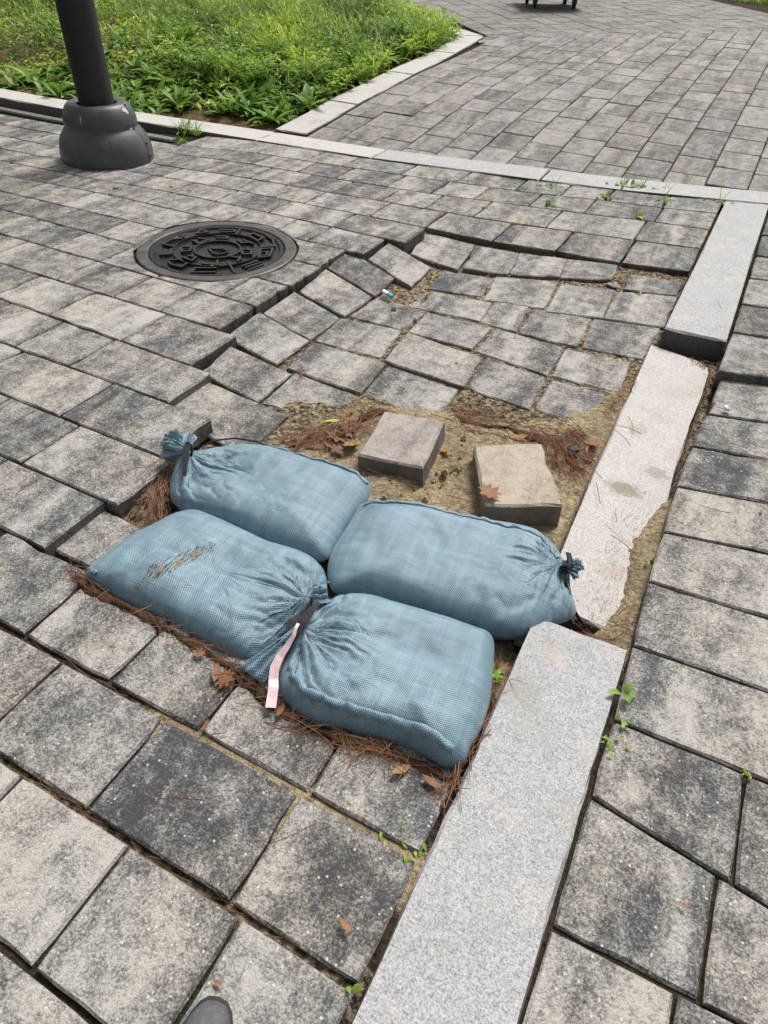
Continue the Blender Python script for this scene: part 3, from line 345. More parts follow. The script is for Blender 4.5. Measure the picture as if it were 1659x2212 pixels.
('P',[[-4.2104,3.1989,.0022],[-3.9309,3.2027,.0024],[-3.9361,3.0111,.0008],[-4.2162,2.9982,.0006]]),
('P',[[-3.9362,3.2103,-.0003],[-3.6362,3.2339,.0018],[-3.6416,3.0445,.0001],[-3.942,3.0188,-.002]]),
('P',[[-3.6262,3.2285,.0039],[-3.3433,3.2595,.003],[-3.3464,3.0704,.0019],[-3.6293,3.0376,.0029]]),
('P',[[-3.3574,3.2772,-.0032],[-3.0613,3.3129,-.0052],[-3.0566,3.1153,-.0034],[-3.3513,3.0786,-.0011]]),
('P',[[-3.0351,3.289,.0035],[-2.7254,3.3424,.0019],[-2.728,3.1308,.0008],[-3.0362,3.0985,.0031]]),
('P',[[-2.7251,3.347,.0005],[-2.3563,3.3795,.0012],[-2.3589,3.1574,-.0],[-2.7259,3.1329,.0001]]),
('P',[[-2.3527,3.3797,.0013],[-2.1066,3.3895,.0046],[-2.1118,3.1619,.0017],[-2.357,3.1598,-.0009]]),
('P',[[-2.1068,3.3958,.0025],[-1.7126,3.4252,.0063],[-1.7185,3.1798,.0023],[-2.1113,3.1667,-.0001]]),
('P',[[-1.7133,3.4338,.0034],[-1.3999,3.4613,.0016],[-1.4349,3.2725,-.0279],[-1.722,3.1931,-.0026]]),
('P',[[-1.396,3.4607,.0019],[-1.0428,3.5081,-.0012],[-1.0772,3.3108,-.0401],[-1.4309,3.2717,-.0276]]),
('P',[[-1.0352,3.4952,.0034],[-.7329,3.5577,.0031],[-.7618,3.3696,-.0433],[-1.0692,3.2979,-.0352]]),
('P',[[-.7308,3.5654,.0007],[-.4325,3.626,-.002],[-.4501,3.4169,-.0501],[-.7568,3.3645,-.0413]]),
('P',[[-.4289,3.6262,-.0018],[-.1256,3.6817,.0016],[-.131,3.4879,-.0483],[-.447,3.4227,-.0519]]),
('P',[[-5.2063,3.4033,-.0018],[-4.9153,3.4121,-.0033],[-4.9077,3.2058,-.0014],[-5.1984,3.2021,-.0]]),
('P',[[-4.8935,3.3996,.0011],[-4.586,3.421,-.0011],[-4.5878,3.2088,-.0015],[-4.8954,3.2001,.0007]]),
('P',[[-4.5975,3.4325,-.005],[-4.2778,3.4525,-.0044],[-4.2746,3.2179,-.0035],[-4.5943,3.2159,-.0041]]),
('P',[[-4.2739,3.4525,-.0044],[-3.962,3.4695,-.0031],[-3.9606,3.2192,-.0026],[-4.2725,3.2192,-.004]]),
('P',[[-3.958,3.4694,-.0029],[-3.6161,3.4982,-.0047],[-3.6174,3.2609,-.0051],[-3.9594,3.2213,-.0034]]),
('P',[[-3.6016,3.4879,-.0011],[-3.2682,3.5176,.0013],[-3.2727,3.2808,-.0003],[-3.6049,3.2532,-.0022]]),
('P',[[-3.2615,3.5149,.0024],[-2.9194,3.5686,.005],[-2.9283,3.3164,.0014],[-3.2684,3.2804,-.0001]]),
('P',[[-2.9242,3.5796,.0016],[-2.614,3.6084,.0035],[-2.612,3.356,.0044],[-2.9197,3.3113,.0034]]),
('P',[[-2.6092,3.6069,.004],[-2.3339,3.6142,.0075],[-2.3388,3.3732,.005],[-2.6131,3.3626,.0023]]),
('P',[[-2.3423,3.633,.0015],[-2.0716,3.6419,.0058],[-2.0732,3.3962,.0049],[-2.3428,3.3844,.0012]]),
('P',[[-2.0699,3.6456,.0047],[-1.7758,3.656,.0105],[-1.7801,3.4202,.0077],[-2.0737,3.4034,.0025]]),
('P',[[-1.776,3.6639,.0081],[-1.5151,3.6824,.0129],[-1.5215,3.4376,.0079],[-1.7821,3.431,.004]]),
('P',[[-1.5153,3.6924,.01],[-1.245,3.7387,.0138],[-1.2633,3.4944,-.0032],[-1.5202,3.4428,.0062]]),
('P',[[-1.2421,3.7413,.0132],[-.8643,3.7895,.0181],[-.8804,3.5524,-.0035],[-1.2636,3.5058,-.007]]),
('P',[[-.8619,3.7954,.0165],[-.4359,3.8843,.021],[-.4434,3.6182,.001],[-.8754,3.5476,-.0016]]),
('P',[[-.4323,3.8842,.0213],[-.1232,3.9195,.0244],[-.1255,3.6819,.0028],[-.4406,3.6249,-.001]]),
('P',[[-5.3941,3.5952,.0009],[-5.0554,3.6006,-.0008],[-5.0688,3.4135,-.004],[-5.4084,3.4084,-.0022]]),
('P',[[-5.048,3.5979,.0],[-4.7377,3.6078,.001],[-4.7255,3.4025,.0041],[-5.035,3.3931,.0031]]),
('P',[[-4.7321,3.6064,.0015],[-4.3918,3.6213,.0027],[-4.3992,3.432,.0007],[-4.74,3.4158,-.0005]]),
('P',[[-4.3941,3.6264,.0011],[-4.0483,3.6468,.001],[-4.0503,3.4565,.0004],[-4.3963,3.4329,.0005]]),
('P',[[-4.0631,3.6636,-.0043],[-3.729,3.6763,-.0023],[-3.7302,3.488,-.0027],[-4.0644,3.4719,-.0047]]),
('P',[[-3.7231,3.6743,-.0016],[-3.4075,3.6827,.0015],[-3.4138,3.5033,-.0007],[-3.7296,3.4911,-.0036]]),
('P',[[-3.4118,3.6914,-.0012],[-3.0421,3.8142,-.0001],[-3.0461,3.5727,-.0017],[-3.4132,3.5066,-.0017]]),
('P',[[-3.0307,3.8058,.0029],[-2.7666,3.8289,.0039],[-2.7673,3.6025,.0036],[-3.03,3.5587,.0032]]),
('P',[[-2.7562,3.8199,.0068],[-2.4464,3.8375,.0107],[-2.4479,3.602,.01],[-2.7563,3.593,.0068]]),
('P',[[-2.457,3.8603,.0039],[-2.1954,3.8728,.0087],[-2.2042,3.6401,.0041],[-2.4652,3.6329,-.0]]),
('P',[[-2.1876,3.8658,.011],[-1.8573,3.8962,.0154],[-1.8619,3.6449,.0125],[-2.1912,3.6249,.0091]]),
('P',[[-1.8562,3.9019,.0138],[-1.5942,3.9441,.0129],[-1.5996,3.6828,.0089],[-1.8612,3.6508,.0107]]),
('P',[[-1.5892,3.9412,.0139],[-1.3478,3.9694,.0173],[-1.353,3.7225,.0128],[-1.5947,3.68,.0099]]),
('P',[[-1.3442,3.9698,.0173],[-1.0452,3.9972,.0218],[-1.0512,3.7716,.0151],[-1.3514,3.7288,.011]]),
('P',[[-1.0414,3.9967,.0221],[-.752,4.0669,.0273],[-.7567,3.813,.0201],[-1.0464,3.7679,.0164]]),
('P',[[-.7485,4.0677,.0272],[-.3959,4.1184,.0316],[-.3982,3.8816,.0249],[-.7527,3.8112,.0209]]),
('P',[[-.393,4.1256,.0298],[-.1224,4.1899,.0319],[-.1233,3.9276,.0231],[-.3957,3.8921,.022]]),
('P',[[-3.4151,4.0328,.0011],[-2.8878,4.0608,.0057],[-2.892,3.821,.004],[-3.417,3.6896,.0004]]),
('P',[[-2.8819,4.0579,.0066],[-2.5357,4.0868,.0075],[-2.542,3.8526,.0045],[-2.8871,3.8195,.0045]]),
('P',[[-2.5263,4.0777,.0101],[-2.2811,4.0825,.0131],[-2.286,3.8599,.0106],[-2.5307,3.8413,.0081]]),
('P',[[-2.2798,4.0871,.012],[-1.8997,4.1405,.0136],[-1.9014,3.9041,.0125],[-2.2801,3.8563,.0118]]),
('P',[[-1.8903,4.1286,.0171],[-1.5477,4.1859,.0203],[-1.556,3.9501,.0141],[-1.8983,3.9056,.0122]]),
('P',[[-1.5438,4.1855,.0206],[-1.2066,4.2298,.0195],[-1.2108,4.0,.0154],[-1.5484,3.9404,.0171]]),
('P',[[-1.1948,4.2015,.0274],[-.9447,4.2413,.0305],[-.9482,4.0137,.0263],[-1.1985,3.9716,.0238]]),
('P',[[-.9435,4.2522,.0278],[-.7037,4.2812,.0328],[-.708,4.0843,.0258],[-.9492,4.034,.0207]]),
('P',[[-.7002,4.2821,.0328],[-.3977,4.3182,.0405],[-.4005,4.1186,.0324],[-.7046,4.0862,.0255]]),
('P',[[-.3949,4.327,.0384],[-.1211,4.4118,.0438],[-.1223,4.19,.033],[-.3982,4.1315,.029]]),
('Q',[[-1.4764,2.9429,-.012],[-1.2102,2.8754,-.055],[-1.1898,2.6222,-.055],[-1.4741,2.7232,-.02]]),
('Q',[[-1.6033,2.7637,-.018],[-1.2937,2.6725,-.05],[-1.2785,2.4396,-.05],[-1.5791,2.5348,-.02]]),
('Q',[[-1.5807,2.5277,-.022],[-1.2899,2.4506,-.058],[-1.3016,2.2223,-.06],[-1.5542,2.2638,-.025]]),
('Q',[[-1.5703,2.2583,-.025],[-1.3097,2.2042,-.058],[-1.313,1.9759,-.06],[-1.5656,2.0167,-.027]]),
('Q',[[-1.5833,2.0241,-.026],[-1.3082,1.9702,-.056],[-1.3138,1.7521,-.058],[-1.5664,1.7818,-.026]]),
('Q',[[-1.5029,1.7319,-.022],[-1.2289,1.7253,-.053],[-1.2238,1.5099,-.056],[-1.4759,1.5271,-.022]]),
('Q',[[-1.2319,1.7463,-.058],[-.9423,1.723,-.06],[-.9983,1.567,-.09],[-1.2218,1.5221,-.065]]),
('Q',[[-1.2946,1.9723,-.056],[-.9772,1.9739,-.056],[-.9587,1.743,-.058],[-1.2744,1.7525,-.058]]),
('Q',[[-1.3222,2.2202,-.066],[-1.0571,2.2556,-.066],[-1.0186,2.0057,-.066],[-1.3067,1.9914,-.066]]),
('Q',[[-1.2937,2.4804,-.066],[-1.0338,2.4657,-.066],[-1.0567,2.25,-.066],[-1.2905,2.2471,-.066]]),
('Q',[[-1.3369,2.7334,-.085],[-1.1201,2.646,-.07],[-1.0868,2.4642,-.07],[-1.312,2.5156,-.08]]),
('Q',[[-1.4675,3.2878,-.055],[-1.1379,3.2506,-.05],[-1.0879,2.9041,-.05],[-1.362,2.9564,-.05]]),
('Q',[[-1.1417,3.2578,-.055],[-.9132,3.2854,-.055],[-.8644,2.9816,-.052],[-1.0788,2.936,-.05]]),
('Q',[[-.9176,3.2844,-.055],[-.6892,3.3511,-.058],[-.6538,3.1016,-.055],[-.8674,2.9894,-.052]]),
('Q',[[-.6951,3.3491,-.058],[-.4528,3.4143,-.06],[-.4304,3.2082,-.056],[-.6534,3.0879,-.055]]),
('Q',[[-1.1632,2.9107,-.066],[-.9245,2.9415,-.066],[-.8929,2.7197,-.066],[-1.1388,2.6667,-.066]]),
('Q',[[-.9277,2.9813,-.066],[-.6479,3.072,-.066],[-.6161,2.7466,-.062],[-.8802,2.6948,-.066]]),
('Q',[[-.6359,3.0588,-.066],[-.3979,3.1251,-.066],[-.3734,2.7941,-.062],[-.6063,2.7216,-.062]]),
('Q',[[-.3845,3.3358,-.06],[-.1333,3.3537,-.05],[-.135,3.1832,-.055],[-.3693,3.1313,-.06]]),
('Q',[[-.3851,3.1204,-.066],[-.1311,3.1972,-.06],[-.1285,2.8369,-.058],[-.3742,2.7895,-.062]]),
('Q',[[-1.0963,2.6572,-.064],[-.8311,2.6887,-.064],[-.8122,2.4886,-.064],[-1.0973,2.4603,-.064]]),
('Q',[[-.8306,2.7113,-.066],[-.683,2.7478,-.066],[-.6485,2.4799,-.066],[-.8144,2.4815,-.066]]),
('Q',[[-.6601,2.7371,-.066],[-.4139,2.7715,-.066],[-.3996,2.4809,-.064],[-.6451,2.4789,-.066]]),
('Q',[[-.409,2.7769,-.066],[-.1403,2.8419,-.066],[-.1492,2.5256,-.066],[-.3864,2.4902,-.066]]),
('Q',[[-1.039,2.4556,-.064],[-.7485,2.4654,-.064],[-.7468,2.2432,-.06],[-1.0253,2.2413,-.062]]),
('Q',[[-1.0263,2.2482,-.066],[-.6877,2.2135,-.062],[-.6659,1.9678,-.058],[-1.0087,1.9873,-.06]]),
('Q',[[-.7368,2.4744,-.066],[-.4401,2.459,-.066],[-.4323,2.2089,-.064],[-.7355,2.245,-.066]]),
('Q',[[-.4394,2.4548,-.066],[-.1868,2.4895,-.066],[-.1747,2.231,-.066],[-.4259,2.2172,-.066]]),
('Q',[[-.6825,2.2185,-.066],[-.4343,2.207,-.066],[-.4201,1.9607,-.066],[-.6638,1.9735,-.066]]),
('Q',[[-.4148,2.2004,-.066],[-.1967,2.205,-.066],[-.1986,1.9659,-.066],[-.4155,1.9642,-.066]]),
('Q',[[-.9732,1.9756,-.066],[-.6786,1.957,-.066],[-.6633,1.7352,-.066],[-.9606,1.7426,-.066]]),
('Q',[[-.665,1.9614,-.074],[-.429,1.961,-.076],[-.4328,1.8034,-.085],[-.6569,1.7497,-.08]]),
('Q',[[-1.4123,1.4931,-.022],[-1.0955,1.5002,-.055],[-1.0934,1.2538,-.066],[-1.4255,1.2914,-.026]]),
('Q',[[-1.2462,.8529,-.03],[-1.081,.8423,-.035],[-1.1244,.6725,-.04],[-1.2685,.6787,-.03]]),
('R',[[.1112,-.0219,.003],[.2978,-.022,.0009],[.2975,-.2476,.0018],[.1125,-.2474,.0027]]),
('R',[[.3019,-.022,.0005],[.598,-.022,.0],[.5978,-.2479,.0003],[.3022,-.2482,-.0008]]),
('R',[[.5988,-.0219,.0063],[.9042,-.0219,.0049],[.904,-.2469,.0052],[.5981,-.2464,.0077]]),
('R',[[.9119,-.022,.0002],[1.2177,-.022,.0003],[1.2187,-.2481,-.0007],[.9134,-.2484,-.0019]]),
('R',[[.1101,.2329,.0007],[.2677,.2327,.0015],[.2677,-.018,.0012],[.1115,-.018,.0004]]),
('R',[[.2715,.2326,.0022],[.4972,.2326,.0019],[.4973,-.018,.0018],[.2717,-.018,.0015]]),
('R',[[.5019,.2329,.0003],[.8075,.2329,.0007],[.8071,-.018,.0014],[.502,-.018,-.0001]]),
('R',[[.814,.2336,-.0029],[1.1195,.2333,-.0016],[1.1183,-.018,-.0003],[.8122,-.018,-.0003]]),
('R',[[.1091,.4458,-.0003],[.2994,.4528,-.0015],[.2986,.2367,.0017],[.1101,.2369,.0004]]),
('R',[[.3027,.4517,.0013],[.608,.4626,.002],[.6088,.2369,.0004],[.3022,.2364,.003]]),
('R',[[.613,.4634,-.0],[.9176,.4738,.0018],[.9171,.2365,.0025],[.6129,.237,.0001]]),
('R',[[.1094,.6879,-.0047],[.3332,.6576,-.0043],[.3334,.4594,-.0051],[.1093,.4511,-.0036]]),
('R',[[.3357,.6546,.0011],[.6413,.6112,.0012],[.6409,.4678,.002],[.3355,.4568,.0017]]),
('R',[[.6477,.6135,-.0031],[.955,.5702,-.0037],[.955,.4812,-.0037],[.6475,.4697,-.0027]]),
('R',[[.1099,.8614,.0005],[.3565,.8725,-.0016],[.3564,.6566,-.0012],[.109,.6892,-.0]]),
('R',[[.3602,.8718,-.0007],[.6663,.8841,-.0005],[.6667,.6131,-.0012],[.3599,.6557,.0003]]),
('R',[[.6696,.8833,.0006],[.976,.8961,.0],[.9756,.5688,.0005],[.6711,.6135,-.002]]),
('R',[[.1039,1.0673,-.0019],[.4393,1.093,-.0035],[.4387,.8799,-.0018],[.11,.8671,-.0018]]),
('R',[[.4431,1.0926,-.003],[.7499,1.1163,-.0031],[.7495,.8927,-.0023],[.4428,.8802,-.0021]]),
('R',[[.7526,1.1143,-.0009],[1.0582,1.1372,-.0002],[1.0581,.9035,-.0001],[.7516,.8905,.0007]]),
('R',[[.095,1.2797,-.0001],[.3983,1.3028,-.0008],[.3979,1.0906,.0002],[.1036,1.0697,-.0002]]),
('R',[[.4028,1.3046,-.0023],[.7096,1.3299,-.0027],[.7093,1.1164,-.0021],[.4026,1.0924,-.0017]]),
('R',[[.7111,1.3251,.0015],[1.019,1.3529,-.0011],[1.0178,1.1377,.0003],[.7124,1.115,-.0007]]),
('R',[[.095,1.4795,-.0001],[.4275,1.5443,.0015],[.4271,1.3057,.0025],[.0948,1.2805,.0028]]),
('R',[[.4302,1.5397,.005],[.7343,1.6051,.006],[.7346,1.3271,.0054],[.4299,1.3022,.0056]]),
('R',[[.7415,1.6121,.0009],[1.0466,1.678,.0015],[1.0481,1.3581,-.0001],[.7406,1.3307,.0022]]),
('R',[[.0913,1.6944,-.0018],[.458,1.7733,.0001],[.4589,1.5597,-.0023],[.0951,1.4859,-.002]]),
('R',[[.4611,1.7699,.0024],[.767,1.8454,.0015],[.7663,1.6202,.0026],[.4609,1.5529,.0029]]),
('R',[[.7716,1.8468,.0006],[1.0751,1.917,.0032],[1.0752,1.6863,.0031],[.7711,1.6217,.0014]]),
('R',[[.1011,1.9178,.0001],[.4073,1.9866,.002],[.4081,1.7657,-.0002],[.091,1.6941,.0012]]),
('R',[[.4126,1.9927,-.0017],[.7181,2.0672,-.0002],[.7178,1.8392,.0004],[.4123,1.7669,-.001]]),
('R',[[.7223,2.0677,-.0005],[1.0292,2.1462,-.0014],[1.0289,1.9159,-.001],[.7219,1.8395,.0002]]),
('R',[[.1121,2.1257,.0017],[.4363,2.2137,.0045],[.4372,1.9975,.0023],[.1011,1.917,.003]]),
('R',[[.4425,2.2248,-.0013],[.7499,2.3188,-.003],[.7477,2.0773,.0005],[.442,2.0012,.0001]]),
('R',[[.7545,2.3205,-.0039],[1.0616,2.4116,-.0041],[1.0591,2.1574,-.0013],[.7538,2.0833,-.0029]]),
('R',[[.1245,2.4102,-.005],[.4616,2.4984,-.004],[.46,2.23,.0],[.1188,2.1545,-.008]]),
('R',[[.1218,2.7953,.002],[.4481,2.8479,.005],[.4386,2.4852,.03],[.1066,2.399,.026]]),
('R',[[.122,3.1,.0],[.4285,3.1493,.004],[.4285,2.8702,.004],[.122,2.815,.0]]),
('R',[[.1229,3.391,.01],[.4264,3.4703,.01],[.4278,3.1638,.006],[.1238,3.1097,.002]]),
('R',[[.1244,3.6925,.015],[.4245,3.7517,.015],[.4256,3.4793,.012],[.1249,3.4059,.01]]),
('R',[[.1239,4.001,.02],[.4227,4.0502,.02],[.4245,3.7665,.015],[.1244,3.7073,.015]]),
('R',[[.1228,4.2881,.03],[.4191,4.3369,.03],[.422,4.0628,.022],[.1237,4.0088,.022]]),
]
def bag_mat(name, tear=None, neck=(-.25,0)):
    t = NT(name); uv = t.n('UVMap'); sp = t.n('SeparateXYZ', {'Vector':uv})
    co = t.n('TexCoord').outputs['Object']
    per = .0056
    su = t.math('SINE', t.math('MULTIPLY', sp.outputs[0], 2*math.pi/per)); sv = t.math('SINE', t.math('MULTIPLY', sp.outputs[1], 2*math.pi/(per*.86)))
    wv = t.math('MULTIPLY', su, sv)
    thr = t.noise(t.n('Mapping', {'Vector':uv,'Scale':(6,420,1)}), 1.0, 2, .6)
    thr2 = t.noise(t.n('Mapping', {'Vector':uv,'Scale':(420,6,1)}), 1.0, 2, .6)
    big = t.noise(co, 5, 4, .6); mid = t.noise(co, 26, 4, .65)
    a = t.math('ADD', t.math('MULTIPLY', big, .5), t.math('MULTIPLY', mid, .5))
    col = t.ramp(a, [(.30,(.142,.235,.292)),(.52,(.172,.275,.338)),(.72,(.212,.322,.388))])
    col = t.mix(.55, col, t.ramp(t.math('ADD', t.math('MULTIPLY', wv, .5), .5), [(.0,.58),(.5,.96),(1.0,1.5)]), 'MULTIPLY')
    col = t.mix(.6, col, t.ramp(t.math('MULTIPLY', t.math('ADD', thr, thr2), .5), [(.35,.75),(.65,1.25)]), 'MULTIPLY')
    stk = t.noise(t.n('Mapping', {'Vector':uv,'Scale':(2.5,55,1)}), 1.0, 3, .6); stk2 = t.noise(t.n('Mapping', {'Vector':uv,'Scale':(48,3,1)}), 1.0, 3, .6)
    col = t.mix(.8, col, t.ramp(t.math('MULTIPLY', t.math('ADD', stk, stk2), .5), [(.36,(.72,.76,.80)),(.64,(1.30,1.25,1.22))]), 'MULTIPLY')
    col = t.mix(t.ramp(t.noise(co, 42, 5, .75), [(.62,0.0),(.78,.45)]), col, (.23,.22,.19))
    h = t.math('ADD', t.math('MULTIPLY', wv, .35), t.math('MULTIPLY', t.math('ADD', thr, thr2), .5))
    if tear:
        (tu,tv,an,L,W) = tear
        m = t.n('Mapping', {'Vector':uv,'Location':(-tu,-tv,0)}); m2 = t.n('Mapping', {'Vector':m,'Rotation':(0,0,-an)}); s2 = t.n('SeparateXYZ', {'Vector':m2})
        e = t.math('ADD', t.math('POWER', t.math('ABSOLUTE', t.math('DIVIDE', s2.outputs[0], L)), 2.0), t.math('POWER', t.math('ABSOLUTE', t.math('DIVIDE', s2.outputs[1], W)), 2.0))
        e = t.math('ADD', e, t.math('MULTIPLY', t.math('SUBTRACT', t.noise(uv, 70, 3, .7), .5), 3.2))
        msk = t.ramp(e, [(.45,1.0),(.75,0.0)])
        st = t.noise(t.n('Mapping', {'Vector':uv,'Scale':(260,16,1)}), 1.0, 2, .5)
        stripe = t.ramp(st, [(.46,0.0),(.52,1.0)])
        inner = t.ramp(t.noise(uv, 55, 3, .6), [(.42,(.03,.03,.032)),(.60,(.27,.20,.11))])
        col = t.mix(t.math('MULTIPLY', msk, stripe), col, inner)
        h = t.math('SUBTRACT', h, t.math('MULTIPLY', t.math('MULTIPLY', msk, stripe), 2.0))
    # fine gathers radiating from the tied neck
    du = t.math('SUBTRACT', sp.outputs[0], neck[0]); dv = t.math('SUBTRACT', sp.outputs[1], neck[1])
    an = t.math('ARCTAN2', dv, du); ds = t.math('SQRT', t.math('ADD', t.math('MULTIPLY', du, du), t.math('MULTIPLY', dv, dv)))
    gco = t.n('CombineXYZ', {'X':t.math('MULTIPLY', an, 5.5),'Y':t.math('MULTIPLY', ds, 9.0),'Z':0.0})
    gn = t.noise(gco, 1.0, 2, .5, .5); gat = t.ramp(gn, [(.30,0.0),(.40,.75),(.52,1.0)])
    fade = t.ramp(ds, [(.02,1.0),(.07,.7),(.15,.0)])
    crease = t.math('MULTIPLY', t.math('SUBTRACT', gat, 1.0), fade)
    n2 = t.bump(crease, 1.0, .012, t.bump(mid, .25, .006))
    return t.fin(col, .37, t.bump(h, .7, .0015, n2), Specular_IOR_Level=.5, Sheen_Weight=.15)
M['bag'] = bag_mat('sandbag_weave')
def pole_paint():
    t = NT('charcoal_pole_paint'); co = t.n('TexCoord').outputs['Object']
    n = t.noise(co, 9, 5, .6); col = t.ramp(n, [(.3,(.060,.064,.070)),(.7,(.095,.10,.107))])
    ch = t.noise(co, 55, 3, .6); col = t.mix(t.ramp(ch, [(.73,0.0),(.745,.8)]), col, (.45,.47,.48))
    dn = t.noise(co, 38, 2, .5); col = t.mix(t.ramp(dn, [(.74,0.0),(.76,.8)]), col, (.012,.012,.013))
    m = t.n('Mapping', {'Vector':co,'Scale':(14,14,2)}); st = t.noise(m, 1.0, 4, .6)
    col = t.mix(t.ramp(st, [(.55,0.0),(.75,.22)]), col, (.16,.165,.165))
    return t.fin(col, t.ramp(n, [(.3,.36),(.7,.5)]), t.bump(t.noise(co, 40, 3, .5), .08, .002), Specular_IOR_Level=.5)
M['pole'] = pole_paint()
M['pole_shaft'] = simple('charcoal_shaft_paint', (.022,.023,.026), .5, bumps=(120,.1), var=.2)
M['chip'] = simple('chipped_primer', (.55,.57,.58), .6, var=.1)
def iron(name, base, rough, metal=0.0):
    t = NT(name); co = t.n('TexCoord').outputs['Object']
    n = t.noise(co, 18, 5, .65); f = t.noise(co, 240, 3, .6)
    col = t.ramp(n, [(.3,tuple(b*.6 for b in base)),(.55,base),(.75,tuple(b*1.5+.006 for b in base))])
    col = t.mix(t.ramp(t.noise(co, 5, 4, .6), [(.55,0.0),(.72,.5)]), col, (.06,.052,.03))
    return t.fin(col, t.ramp(n, [(.35,rough*.55),(.65,rough*1.3)]), t.bump(f, .25, .001), Metallic=metal, Specular_IOR_Level=.3)
M['iron'] = iron('wet_cast_iron', (.012,.010,.008), .26)
M['iron_rim'] = iron('worn_iron_rim', (.10,.094,.088), .42, .2)
M['iron_hi'] = iron('highlit_iron_relief', (.038,.034,.029), .24, .3)  # base colour lightened to paint highlights onto the raised casting
def shoe_mat():
    t = NT('shoe_fabric'); co = t.n('TexCoord').outputs['Object']
    n = t.noise(co, 130, 3, .6); sp = t.noise(co, 420, 2, .5)
    col = t.mix(t.ramp(sp, [(.70,0.0),(.74,.9)]), t.ramp(n, [(.3,(.07,.07,.076)),(.7,(.105,.105,.115))]), (.6,.6,.58))
    return t.fin(col, .7, t.bump(sp, .2, .001))
M['shoe'] = shoe_mat()
M['sole'] = simple('shoe_sole', (.03,.03,.033), .7)
M['cart_green'] = simple('green_cart_paint', (.02,.075,.055), .45)
M['rubber'] = simple('dark_rubber', (.018,.03,.027), .65)
M['grate'] = simple('drain_grate_steel', (.40,.41,.41), .5, .3)
# ------------------------------------------------------------------ terrain profile
ZP = [(-50,0),(4.3,0),(4.5,.02),(4.7,.04),(5.25,.10),(6.08,.165),(6.95,.205),(7.6,.24),(9.67,.322),(13,.45),(20,.7),(60,1.8),(200,2.2)]
def zp(y): return ip(y, ZP)
PIT = [(-1.25,.70),(-1.21,1.09),(-1.26,1.32),(-1.44,1.34),(-1.53,1.56),(-1.61,1.8),(-1.63,2.76),(-1.53,2.96),(-1.43,3.18),(-1.32,3.38),(-.14,3.62),(-.13,2.68),(.11,2.66),(.125,1.06),(-.11,1.055),(-.115,.62),(-.50,.60),(-.60,.64),(-1.04,.66)]
SAND = [(-1.03,1.34),(-.97,1.60),(-.93,1.72),(-.78,1.74),(-.62,1.80),(-.42,1.82),(-.30,1.93),(-.21,2.1),(-.15,2.35),(-.13,2.0),(-.13,1.1),(-.11,.64),(-.50,.61),(-1.05,.68),(-1.16,.95)]
SAND2 = [(-.03,1.04),(.125,1.04),(.115,1.35),(.115,1.6),(.115,1.75),(.07,1.69),(.035,1.56),(.02,1.47),(.035,1.35),(.045,1.25),(.02,1.15)]
def sdist(x, y, P):
    d = 1e9; ins = False; n = len(P)
    for i in range(n):
        ax,ay = P[i]; bx,by = P[(i+1)%n]; ex,ey = bx-ax,by-ay
        tt = max(0,min(1,((x-ax)*ex+(y-ay)*ey)/(ex*ex+ey*ey))); d = min(d, (x-ax-tt*ex)**2+(y-ay-tt*ey)**2)
        if (ay > y) != (by > y) and x < (bx-ax)*(y-ay)/(by-ay)+ax: ins = not ins
    return math.sqrt(d)*(1 if ins else -1)
def sm(a, b, x):
    t = max(0,min(1,(x-a)/(b-a))); return t*t*(3-2*t)
def ground_z(x, y):
    z = zp(y)-.013
    if -1.1 < x < -.11 and .425 < y < .46: z += .007*sm(-.95,-.6,x)
    if x < -2.9 and y > 4.2: z -= .05
    sand = 0.0
    if -1.9 < x < .3 and .4 < y < 3.7:
        p = sm(-.060,-.030,sdist(x,y,PIT)); z = z*(1-p)+(-.0715+.005*fbm(x*14,y*14,8))*p
        s = sm(-.05,.035,sdist(x,y,SAND)+.03*fbm(x*14,y*14,5.5))
        n = fbm(x*9,y*9,1.3)*.010+fbm(x*38,y*38,4.2)*.006
        hol = math.exp(-((x+.525)**2/.004+(y-1.47)**2/.014)); lump = .012*math.exp(-((x+.66)**2+(y-1.33)**2)/.006)+hol*(-.010+.030*(.35-abs(fbm(x*26,y*26,2.2,4)))-.02*max(0,fbm(x*11,y*11,9.1)))+.008*fbm(x*5,y*5,6.6)
        z = z*(1-s)+(-.060+n+lump)*s
        s2 = sm(-.028,.022,sdist(x,y,SAND2)+.010*fbm(x*30,y*30,3.3,4))
        z = z*(1-s2)+(-.070+.030*sm(.02,.11,x)+n*.7)*s2
        if -.17 < x < .09 and 1.0 < y < 2.57: z = z*s2+(-.13)*(1-s2) if x > -.145 else z
        if y > 2.7: z -= .032*sm(-.45,-.10,sdist(x,y,PIT))*(1-p)
        md = math.exp(-((x+1.165)**2/.0045+(y-.97)**2/.016)); z = max(z, -.075+.062*md+n*.5) if md > .1 else z
        e = sm(-.02,.0,sdist(x,y,PIT))*.47
        sand = max(s, s2, e)
    # sand in some open joints near the camera
    if sand < .5 and -1.3 < x < 0 and .36 < y < .50: sand = .85*sm(-.95,-.5,x)
    if sand < .5 and -.9 < x < 0 and .18 < y < .28: sand = max(sand,.45)
    return z, sand
xs = sorted(set([round(v,4) for v in list(np.arange(-1.72,.22,.0105))+list(np.arange(-6.5,-1.72,.12))+list(np.arange(.22,2.0,.1))+[-120,-60,-30,-15,-10,-8,3,5,10,30,60,120]]))
ys = sorted(set([round(v,4) for v in list(np.arange(.5,3.6,.0105))+list(np.arange(-1,.5,.06))+list(np.arange(3.6,14,.12))+[-60,-20,-8,-4,-2,16,20,30,60,120,200]]))
gv = []; gs = []
for y in ys:
    for x in xs:
        z, s = ground_z(x,y); gv.append((x,y,z)); gs.append(s)
nx = len(xs)
